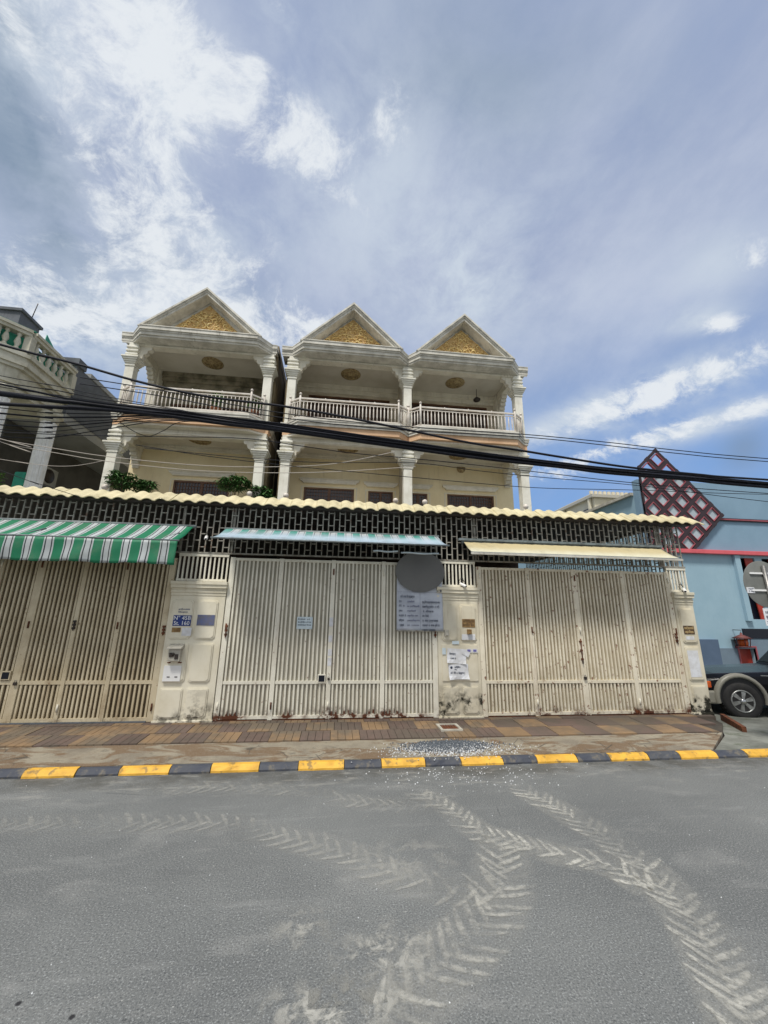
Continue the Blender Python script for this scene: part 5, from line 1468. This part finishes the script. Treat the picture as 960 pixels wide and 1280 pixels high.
# ================================================================ FAR TOWER
tw_ = thing('apartment_tower', (52, 62, 0), 'distant cream apartment tower with overhanging flat roof above the eave', 'building')
b = MB(); b.box(43.6, 60, 60.5, 92, 0, 22.0); build('block', b, 'tower_cream', tw_)
b = MB(); b.box(42.9, 61, 59.9, 92.6, 22.01, 22.5); build('roof_slab', b, 'tower_roof', tw_)
b = MB(); b.box(47.0, 58, 66, 80, 22.51, 24.6); build('roof_house', b, 'tower_cream', tw_)
b = MB()
for k in range(12): b.box(47.0+k*.9, 47.5+k*.9, 65.9, 66.3, 24.61, 25.2)
build('parapet', b, 'tower_cream', tw_)
for fl in range(3):
    z = 19.6-fl*3.0
    for k in range(5):
        x = 44.6+k*3.0; f = MB(); f.box(x, x+1.3, 60.42, 60.49, z-.9, z+.9); w = build('window', f, 'tower_dark', tw_)
        s = MB(); s.box(x+.1, x+1.2, 60.38, 60.415, z-.8, z+.8); build('pane', s, 'window_glass', w)
    for k in range(8):
        y = 62+k*3.6; f = MB(); f.box(43.50, 43.59, y, y+1.6, z-.9, z+.9); w = build('window', f, 'tower_dark', tw_)
        s = MB(); s.box(43.46, 43.495, y+.1, y+1.5, z-.8, z+.8); build('pane', s, 'window_glass', w)
    b = MB(); b.box(42.9, 43.59, 60.6, 91, z-1.3, z-1.15).box(43.6, 60, 59.8, 60.49, z-1.3, z-1.15); build('balcony_slab', b, 'tower_cream', tw_)
b = MB()
for k in range(4): b.box(43.0, 43.4, 61+k*8, 61.4+k*8, 10, 22.0)
build('pier', b, 'tower_cream', tw_)

# ================================================================ CAR
def car():
    import math
    root = thing('parked_car', (7.45, 6.95, .03), 'dark navy off-road car with beige wheel arch parked behind the end pillar', 'car')
    G = Vector((0, 0, 0))
    parts = []
    def part(name, mb, material, parent=root, **k):
        o = build_local(name, mb, material, parent, **k); return o
    def build_local(name, mb, material, parent, bevel=0.0, smooth=False):
        xs, ys, zs_ = zip(*mb.v); O = Vector(((min(xs)+max(xs))/2, (min(ys)+max(ys))/2, min(zs_)))
        me = bpy.data.meshes.new(name); me.from_pydata([tuple(Vector(v)-O) for v in mb.v], [], mb.f); me.polygons.foreach_set('use_smooth', mb.sm)
        bm = bmesh.new(); bm.from_mesh(me); bmesh.ops.recalc_face_normals(bm, faces=bm.faces); bm.to_mesh(me); bm.free()
        me.materials.append(M[material]); o = bpy.data.objects.new(name, me); link(o, parent)
        off = Vector((0, 0, 0)); q = parent
        while q is not None and q is not root: off += q.location; q = q.parent
        o.location = O-off
        if bevel:
            b = o.modifiers.new('bevel', 'BEVEL'); b.width = bevel; b.segments = 3; b.limit_method = 'ANGLE'; b.angle_limit = R(25)
        return o
    # local frame: car's front wheel centre column at x=0, nose towards -x, near side y=0, ground z=0
    Wd = 1.60; wr = .335
    # body cross-sections: list of (x, z_low, z_shoulder, z_top, inset_top)
    prof = [(-.62, .30, .60, .68), (-.58, .26, .66, .75), (-.30, .26, .72, .80), (.10, .40, .75, .83), (.60, .40, .78, .86), (.95, .26, .81, .89), (1.6, .26, .86, .94), (2.4, .26, .88, .96), (3.9, .28, .88, .96), (4.1, .34, .86, .92)]
    b = MB(); secs = []
    for (x, zl, zsld, zt) in prof:
        e = .10 if x < -.5 or x > 3.4 else 0.0
        ring = [(x, e+.02, zl), (x, e, zl+.14), (x, e+.0, zsld-.12), (x, e+.035, zsld), (x, e+.14, zt), (x, Wd/2, zt+.03), (x, Wd-e-.14, zt), (x, Wd-e-.035, zsld), (x, Wd-e, zsld-.12), (x, Wd-e, zl+.14), (x, Wd-e-.02, zl)]
        secs.append(ring)
    n = len(secs[0]); vs = [p for s_ in secs for p in s_]
    fs = [(i*n+k, i*n+(k+1) % n, (i+1)*n+(k+1) % n, (i+1)*n+k) for i in range(len(secs)-1) for k in range(n)]
    fs += [tuple(range(n))[::-1], tuple(range((len(secs)-1)*n, len(secs)*n))]
    b.add(vs, fs, False); body = build_local('body', b, 'car_navy', root, bevel=.03)
    # wheel well dark arch and flare
    for cx in (0.0, 2.75):
        N = 16; b = MB()
        prf = []
        for k in range(N+1):
            a = math.pi*(-.06+1.12*k/N)
            prf.append((math.cos(a), math.sin(a)))
        vs = []
        for (c, s_) in prf:
            for (r, y) in ((.385, .02), (.385, -.045), (.42, -.055), (.455, -.03), (.465, .02)):
                vs.append((cx-c*r, y, wr+.03+s_*r*1.02))
        b.add(vs, [(k*5+q, k*5+q+1, (k+1)*5+q+1, (k+1)*5+q) for k in range(N) for q in range(4)], True)
        build_local('wheel_arch', b, 'car_beige', root)
        b = MB(); pts = [(cx-c*.402, wr+.03+s_*.402*1.02) for c, s_ in prf]; b.prism_y(pts, -.006, .24)
        build_local('wheel_well', b, 'black_plastic', root)
        for y in (-.03, Wd-.17):
            w = bpy.data.objects.new('wheel', None); link(w, root); w.location = (cx, y, wr)
            def wp(name, mb, material):
                me = bpy.data.meshes.new(name); me.from_pydata(mb.v, [], mb.f); me.polygons.foreach_set('use_smooth', mb.sm)
                bm = bmesh.new(); bm.from_mesh(me); bmesh.ops.recalc_face_normals(bm, faces=bm.faces); bm.to_mesh(me); bm.free()
                me.materials.append(M[material]); o = bpy.data.objects.new(name, me); link(o, w); return o
            fy = -.02
            b = MB(); b.lathe([(.20, .005), (.225, -.008), (.29, -.012), (.325, .01), (wr, .045), (wr, .175), (.325, .21), (.2, .22)], (0, 0, 0), 32, 'y'); 
            for k in range(32):
                a = 2*math.pi*k/32; b.bar((wr*math.cos(a), .03, wr*math.sin(a)), (wr*math.cos(a+.06), .19, wr*math.sin(a+.06)), .03, .012, up=(math.cos(a), 0, math.sin(a)))
            wp('tyre', b, 'tyre')
            b = MB(); b.lathe([(.20, .06), (.205, 0), (.19, -.012), (.178, 0), (.175, .05)], (0, 0, 0), 32, 'y')
            for k in range(6):
                a = 2*math.pi*k/6+.3; d = Vector((math.cos(a), 0, math.sin(a)))
                p0, p1 = d*.045, d*.185; t = Vector((-math.sin(a), 0, math.cos(a)))
                b.add([p0-t*.022+Vector((0, -.004, 0)), p0+t*.022+Vector((0, -.004, 0)), p1+t*.040+Vector((0, .004, 0)), p1-t*.040+Vector((0, .004, 0)), p0-t*.022+Vector((0, .03, 0)), p0+t*.022+Vector((0, .03, 0)), p1+t*.040+Vector((0, .03, 0)), p1-t*.040+Vector((0, .03, 0))],
                      [(0, 3, 2, 1), (4, 5, 6, 7), (0, 1, 5, 4), (1, 2, 6, 5), (2, 3, 7, 6), (3, 0, 4, 7)])
            wp('rim', b, 'alloy')
            b = MB(); b.lathe([(.175, .06), (.175, .07)], (0, 0, 0), 24, 'y'); wp('brake_disc', b, 'black_plastic')
            b = MB(); b.lathe([(.052, .02), (.052, -.015), (.035, -.03), (.005, -.034)], (0, 0, 0), 16, 'y'); wp('hub_cap', b, 'chrome')
    # lower cladding, bumper, lamp, bonnet lines, cabin
    b = MB(); b.box(-.66, -.40, -.01, Wd+.01, .26, .50); build_local('bumper', b, 'car_beige', root, bevel=.04)
    b = MB(); b.box(.46, 2.28, -.015, .03, .24, .46); build_local('side_cladding', b, 'car_beige', root, bevel=.01)
    b = MB(); b.box(-.655, -.52, .05, .16, .55, .68).box(-.60, -.47, .0 , .05, .55, .67); h = build_local('indicator_lamp', b, 'amber', root, bevel=.015)
    b = MB(); b.box(-.66, -.60, .17, .45, .56, .72); build_local('headlight', b, 'chrome', root, bevel=.01)
    b = MB(); b.box(-.66, -.60, Wd-.45, Wd-.17, .56, .72); build_local('headlight', b, 'chrome', root, bevel=.01)
    b = MB(); b.box(-.655, -.61, .47, Wd-.47, .52, .72)
    build_local('grille', b, 'black_plastic', root)
    zc = .95; b = MB()
    cab = [(1.22, .90, 0), (1.85, 1.50, .14), (3.75, 1.52, .14), (4.02, .95, 0)]
    lo = [(x, .12 if i in (0, 3) else .20, z) for i, (x, z, o) in enumerate(cab)]; hi_ = [(x, Wd-(.12 if i in (0, 3) else .20), z) for i, (x, z, o) in enumerate(cab)]
    b.add(lo+hi_, [(0, 1, 2, 3), (7, 6, 5, 4), (0, 4, 5, 1), (1, 5, 6, 2), (2, 6, 7, 3), (3, 7, 4, 0)]); build_local('cabin', b, 'car_navy', root, bevel=.05)
    b = MB(); b.add([(1.45, .115, .98), (2.45, .118, 1.0), (2.45, .182, 1.42), (1.88, .182, 1.42)], [(0, 1, 2, 3)]); b.v += []; g = build_local('side_window', b, 'car_glass', root)
    b = MB(); b.add([(2.55, .118, 1.0), (3.85, .118, 1.0), (3.65, .182, 1.42), (2.55, .182, 1.42)], [(0, 1, 2, 3)]); build_local('side_window', b, 'car_glass', root)
    b = MB(); b.add([(1.30, .20, .97), (1.30, Wd-.20, .97), (1.80, Wd-.24, 1.46), (1.80, .24, 1.46)], [(0, 1, 2, 3)]); b.v = [(x-.02, y, z) for x, y, z in b.v]; build_local('windscreen', b, 'car_glass', root)
    b = MB(); b.box(1.52, 1.70, -.16, -.02, .98, 1.10); m_ = build_local('wing_mirror', b, 'car_navy', root, bevel=.02)
    b = MB(); b.box(.98, .985, -.004, .002, .30, .86).box(1.98, 1.985, -.004, .002, .30, .86); build_local('door_seam', b, 'black_plastic', root)
    b = MB(); b.box(1.72, 1.88, -.03, .0, .78, .815); build_local('door_handle', b, 'chrome', root, bevel=.006)
    b = MB(); b.box(.40, .80, -.006, .001, .80, .815); build_local('chrome_strip', b, 'chrome', root)
    root.rotation_euler = (0, 0, R(-17)); root.location = (7.27, 6.82, 0.0); root.scale = (.93, .93, .93)
car()

# ================================================================ ROUND SIGN
sg = thing('round_road_sign', (6.06, 5.0, 0), 'round road sign seen from its bare grey back on a steel pole', 'road sign')
b = MB(); b.lathe([(.325, -.004), (.33, -.002), (.33, .0)], (6.06, 5.0, 2.21), 48, 'y'); build('disc', b, 'sign_grey', sg)
b = MB(); b.lathe([(.334, -.010), (.334, .003), (.322, .003), (.322, -.010)], (6.06, 5.0, 2.21), 48, 'y'); 
b = MB(); b.tube([(6.085, 4.965, -.05), (6.07, 4.965, 2.47)], .028, 12); build('pole', b, 'steel', sg)
for z, w_ in ((2.36, .22), (2.12, .24)):
    b = MB(); b.box(6.07-w_, 6.07+w_, 4.978, 4.994, z-.012, z+.012); build('bracket', b, 'plastic_white', sg)
b = MB(); b.box(5.75, 5.87, 4.988, 4.9945, 2.08, 2.16); st_ = build('sticker', b, 'paper', sg)
script(st_, 5.775, 5.855, [(2.132, .018, 1), (2.098, .026, 1)], 4.9875)
b = MB(); b.box(5.86, 6.22, 4.925, 4.932, 1.64, 1.87); pt = thing('paper_notice', (6.04, 4.93, 1.64), 'small white printed notice fixed to the pole of the round sign', 'notice'); build('sheet', b, 'paper', pt)
script(pt, 5.885, 6.19, [(1.80, .05, 1), (1.74, .05, .9)], 4.9235, k=1.6)
b = MB(); b.box(5.88, 6.2, 4.9235, 4.925, 1.69, 1.697).box(5.88, 6.15, 4.9235, 4.925, 1.668, 1.674); build('ruled_line', b, 'lettering_dark', pt)
b = MB(); b.tube([(6.077, 4.925, 1.87), (6.077, 4.945, 1.95)], .01, 5); build('wire', b, 'iron_dark', pt)

# ================================================================ CABLES
CABLES = [
    ('topmost thick strand of the black cable bundle', [(-10.379999999999999, 5.0, 4.802), (-4.38, 5.0, 4.39), (-3.42, 5.0, 4.34), (-2.43, 5.0, 4.28), (-1.61, 5.0, 4.24), (-0.76, 5.0, 4.18), (0.56, 5.0, 4.07), (1.94, 5.0, 3.95), (3.15, 5.0, 3.88), (3.89, 5.0, 3.83), (5.18, 5.0, 3.79), (6.53, 5.0, 3.75), (12.530000000000001, 5.0, 3.672)], 0.0234, 'cable_black', 'thick_cable', 'strands of the thick cable bundle'),
    ('thickest middle strand of the black cable bundle', [(-10.35, 4.97, 4.766), (-4.35, 4.97, 4.35), (-3.4, 4.97, 4.3), (-2.41, 4.97, 4.23), (-1.59, 4.97, 4.18), (-0.75, 4.97, 4.12), (0.56, 4.97, 4.01), (1.93, 4.97, 3.91), (3.12, 4.97, 3.83), (3.86, 4.97, 3.8), (5.15, 4.97, 3.76), (6.49, 4.97, 3.72), (12.49, 4.97, 3.641)], 0.0286, 'cable_black', 'thick_cable', 'strands of the thick cable bundle'),
    ('lowest thick strand of the black cable bundle', [(-10.29, 4.94, 4.171), (-4.29, 4.94, 4.2), (-3.36, 4.94, 4.22), (-2.39, 4.94, 4.19), (-1.58, 4.94, 4.13), (-0.75, 4.94, 4.08), (0.56, 4.94, 3.97), (1.92, 4.94, 3.86), (3.1, 4.94, 3.8), (3.84, 4.94, 3.75), (5.11, 4.94, 3.72), (6.44, 4.94, 3.67), (12.440000000000001, 4.94, 3.544)], 0.0234, 'cable_black', 'thick_cable', 'strands of the thick cable bundle'),
    ('thin strand riding on top of the black cable bundle', [(-10.33, 4.91, 5.498), (-4.33, 4.91, 4.46), (-3.37, 4.91, 4.31), (-2.39, 4.91, 4.26), (-1.58, 4.91, 4.21), (-0.75, 4.91, 4.16), (0.55, 4.91, 4.05), (1.91, 4.91, 3.93), (3.09, 4.91, 3.85), (3.82, 4.91, 3.81), (5.09, 4.91, 3.78), (6.42, 4.91, 3.73), (12.42, 4.91, 3.604)], 0.013, 'cable_black', 'thick_cable', 'strands of the thick cable bundle'),
    ('thin cable, uppermost where they fan out at the left', [(-10.3, 4.85, 5.39), (-4.3, 4.85, 4.54), (-3.74, 4.85, 4.47), (-3.06, 4.85, 4.36), (-2.27, 4.85, 4.26), (-1.36, 4.85, 4.14), (-0.1, 4.85, 4.03), (1.43, 4.85, 3.92), (3.77, 4.85, 3.76), (6.34, 4.85, 3.7), (12.34, 4.85, 3.66)], 0.0047, 'cable_black', 'utility_cable', 'cables strung above the street'),
    ('thin cable, second from the top where they fan out at the left', [(-10.309999999999999, 4.88, 5.096), (-4.31, 4.88, 4.47), (-3.74, 4.88, 4.42), (-3.07, 4.88, 4.33), (-2.28, 4.88, 4.26), (-1.36, 4.88, 4.15), (-0.1, 4.88, 4.04), (1.44, 4.88, 3.93), (3.8, 4.88, 3.78), (6.38, 4.88, 3.71), (12.379999999999999, 4.88, 3.647)], 0.0062, 'cable_black', 'utility_cable', 'cables strung above the street'),
    ('thin cable, third from the top where they fan out at the left', [(-10.32, 4.909999999999999, 5.056), (-4.32, 4.91, 4.42), (-3.76, 4.91, 4.37), (-3.08, 4.91, 4.31), (-2.29, 4.91, 4.26), (-1.37, 4.91, 4.16), (-0.1, 4.91, 4.05), (1.45, 4.91, 3.94), (3.82, 4.91, 3.79), (6.42, 4.91, 3.72), (12.42, 4.909999999999999, 3.658)], 0.0047, 'cable_black', 'utility_cable', 'cables strung above the street'),
    ('thin cable, fourth from the top where they fan out at the left', [(-10.29, 4.9399999999999995, 4.647), (-4.29, 4.94, 4.22), (-3.74, 4.94, 4.19), (-3.08, 4.94, 4.2), (-2.3, 4.94, 4.23), (-1.38, 4.94, 4.15), (-0.1, 4.94, 4.06), (1.46, 4.94, 3.95), (3.84, 4.94, 3.8), (6.45, 4.94, 3.72), (12.45, 4.9399999999999995, 3.636)], 0.0094, 'cable_black', 'utility_cable', 'cables strung above the street'),
    ('thin cable, fifth from the top where they fan out at the left', [(-10.3, 4.97, 4.474), (-4.3, 4.97, 4.16), (-3.74, 4.97, 4.14), (-3.09, 4.97, 4.17), (-2.31, 4.97, 4.22), (-1.39, 4.97, 4.16), (-0.1, 4.97, 4.07), (1.47, 4.97, 3.96), (3.87, 4.97, 3.81), (6.49, 4.97, 3.73), (12.49, 4.97, 3.647)], 0.0062, 'cable_black', 'utility_cable', 'cables strung above the street'),
    ('thin cable, sixth from the top where they fan out at the left', [(-10.309999999999999, 5.0, 4.307), (-4.31, 5.0, 4.1), (-3.75, 5.0, 4.09), (-3.1, 5.0, 4.14), (-2.32, 5.0, 4.22), (-1.39, 5.0, 4.17), (-0.1, 5.0, 4.08), (1.48, 5.0, 3.97), (3.89, 5.0, 3.83), (6.53, 5.0, 3.74), (12.530000000000001, 5.0, 3.635)], 0.0114, 'cable_black', 'utility_cable', 'cables strung above the street'),
    ('thin cable, seventh from the top where they fan out at the left', [(-10.32, 5.029999999999999, 4.13), (-4.32, 5.03, 4.03), (-3.76, 5.03, 4.03), (-3.11, 5.03, 4.11), (-2.33, 5.03, 4.22), (-1.4, 5.03, 4.18), (-0.1, 5.03, 4.09), (1.48, 5.03, 3.98), (3.91, 5.03, 3.84), (6.57, 5.03, 3.75), (12.57, 5.029999999999999, 3.647)], 0.0062, 'cable_black', 'utility_cable', 'cables strung above the street'),
    ('thin cable, eighth from the top where they fan out at the left', [(-10.32, 5.06, 3.961), (-4.32, 5.06, 3.97), (-3.77, 5.06, 3.98), (-3.12, 5.06, 4.09), (-2.34, 5.06, 4.22), (-1.41, 5.06, 4.19), (-0.1, 5.06, 4.1), (1.49, 5.06, 3.99), (3.94, 5.06, 3.85), (6.61, 5.06, 3.76), (12.61, 5.06, 3.658)], 0.0083, 'cable_black', 'utility_cable', 'cables strung above the street'),
    ('thin cable, ninth from the top where they fan out at the left', [(-10.33, 5.09, 3.911), (-4.33, 5.09, 3.92), (-3.78, 5.09, 3.93), (-3.13, 5.09, 4.06), (-2.35, 5.09, 4.21), (-1.42, 5.09, 4.2), (-0.11, 5.09, 4.11), (1.5, 5.09, 4.0), (3.96, 5.09, 3.86), (6.65, 5.09, 3.77), (12.65, 5.09, 3.669)], 0.0047, 'cable_black', 'utility_cable', 'cables strung above the street'),
    ('thin cable, lowest where they fan out at the left', [(-10.34, 5.119999999999999, 3.609), (-4.34, 5.12, 3.83), (-3.78, 5.12, 3.86), (-3.14, 5.12, 4.02), (-2.36, 5.12, 4.21), (-1.42, 5.12, 4.2), (-0.11, 5.12, 4.12), (1.51, 5.12, 4.01), (3.98, 5.12, 3.88), (6.69, 5.12, 3.78), (12.690000000000001, 5.119999999999999, 3.659)], 0.0062, 'cable_black', 'utility_cable', 'cables strung above the street'),
    ('twisted black cable sloping down from the upper left edge', [(-10.36, 4.8, 6.3), (-4.36, 4.8, 4.95), (-3.88, 4.8, 4.85), (-3.39, 4.8, 4.75), (-2.59, 4.8, 4.56), (-1.78, 4.8, 4.43), (-0.82, 4.8, 4.37), (-0.11, 4.8, 4.29), (0.65, 4.8, 4.18), (1.7, 4.8, 4.02), (2.45, 4.8, 3.95), (3.03, 4.8, 3.89), (3.99, 4.8, 3.8), (5.11, 4.8, 3.75), (6.29, 4.8, 3.73), (12.29, 4.8, 3.728)], 0.0156, 'cable_black', 'thick_cable', 'cables strung above the street'),
    ('upper of two thin cables leaving high at the right', [(-3.7, 5.3, 4.87), (-2.62, 5.3, 4.76), (-1.05, 5.3, 4.55), (0.59, 5.3, 4.46), (2.77, 5.3, 4.46), (4.19, 5.3, 4.42), (5.44, 5.3, 4.36), (7.05, 5.3, 4.32), (13.05, 5.3, 4.271)], 0.0068, 'cable_black', 'utility_cable', 'cables strung above the street'),
    ('lower of two thin cables leaving high at the right', [(-3.72, 5.35, 4.8), (-2.64, 5.35, 4.7), (-1.05, 5.35, 4.5), (0.6, 5.35, 4.42), (2.8, 5.35, 4.44), (4.22, 5.35, 4.39), (5.48, 5.35, 4.33), (7.1, 5.35, 4.29), (13.1, 5.35, 4.242)], 0.0068, 'cable_black', 'utility_cable', 'cables strung above the street'),
    ('thin cable sagging across the lower balcony of the middle townhouse', [(-10.68, 5.5, 3.965), (-4.68, 5.5, 4.06), (-3.14, 5.5, 4.11), (-1.51, 5.5, 4.19), (-0.68, 5.5, 4.13), (0.14, 5.5, 4.06), (1.08, 5.5, 4.03), (2.13, 5.5, 3.98), (3.17, 5.5, 3.92), (4.81, 5.5, 3.83), (7.14, 5.5, 3.78), (13.14, 5.5, 3.751)], 0.0062, 'cable_black', 'utility_cable', 'cables strung above the street'),
    ('thin cable just below it across the middle and right townhouses', [(-2.82, 5.55, 3.97), (-1.49, 5.55, 3.91), (-0.33, 5.55, 3.9), (1.09, 5.55, 3.98), (2.14, 5.55, 3.91), (3.19, 5.55, 3.86), (4.84, 5.55, 3.81), (7.17, 5.55, 3.65), (13.17, 5.55, 3.338)], 0.0052, 'cable_black', 'utility_cable', 'cables strung above the street'),
    ('thin dark cable low over the windows of the townhouses', [(-2.96, 5.6, 4.03), (-1.96, 5.6, 3.92), (-0.77, 5.6, 3.84), (0.15, 5.6, 3.8), (1.13, 5.6, 3.76), (2.15, 5.6, 3.72), (3.21, 5.6, 3.7), (4.85, 5.6, 3.75), (7.27, 5.6, 3.8), (13.27, 5.6, 4.024)], 0.0052, 'cable_black', 'utility_cable', 'cables strung above the street'),
    ('pale wire passing behind the neighbour columns, upper of two', [(-11.08, 6.0, 5.556), (-5.08, 6.0, 4.17), (-4.94, 6.0, 4.14), (-4.28, 6.0, 4.06), (-3.54, 6.0, 3.98), (-2.31, 6.0, 3.92), (-1.23, 6.0, 3.95), (-0.14, 6.0, 4.07), (0.87, 6.0, 4.35)], 0.0052, 'cable_pale', 'utility_cable', 'cables strung above the street'),
    ('pale wire passing behind the neighbour columns, lower of two', [(-11.08, 6.02, 5.944), (-5.08, 6.02, 4.13), (-4.94, 6.02, 4.09), (-4.28, 6.02, 4.0), (-3.54, 6.02, 3.91), (-2.31, 6.02, 3.84), (-1.22, 6.02, 3.86), (-0.14, 6.02, 3.94), (1.22, 6.02, 4.11)], 0.0052, 'cable_pale', 'utility_cable', 'cables strung above the street'),
    ('pale wire sagging between the neighbour columns', [(-12.33, 7.6, 5.163), (-6.33, 7.6, 4.42), (-6.05, 7.6, 4.39), (-5.49, 7.6, 4.34), (-5.01, 7.6, 4.37), (-4.54, 7.6, 4.5)], 0.0047, 'cable_pale', 'utility_cable', 'cables strung above the street'),
    ('short loose cable looping under the bundle by the left townhouse', [(-2.95, 5.1, 4.13), (-2.73, 5.1, 4.0), (-2.55, 5.1, 3.96), (-2.39, 5.1, 4.05), (-2.15, 5.1, 4.2), (-1.42, 5.1, 4.22)], 0.0047, 'cable_black', 'utility_cable', 'cables strung above the street'),
    ('thin wire drooping over the eave at the left', [(-11.29, 6.4, 5.869), (-5.29, 6.4, 3.81), (-4.8, 6.4, 3.65), (-4.43, 6.4, 3.54), (-4.08, 6.4, 3.44)], 0.0052, 'cable_black', 'utility_cable', 'cables strung above the street'),
]
def smooth(P, n=10):
    P = [Vector(p) for p in P]; out = []
    for i in range(len(P)-1):
        p0, p1, p2, p3 = P[max(i-1, 0)], P[i], P[i+1], P[min(i+2, len(P)-1)]
        for k in range(n):
            t = k/n; out.append(.5*((2*p1)+(p2-p0)*t+(2*p0-5*p1+4*p2-p3)*t*t+(3*p1-p0-3*p2+p3)*t**3))
    return out+[P[-1]]
for label, pts, r, mt, name, grp in CABLES:
    b = MB(); b.tube(smooth(pts), r, 6)
    tag(build(name, b, mt), label, 'cable', grp)
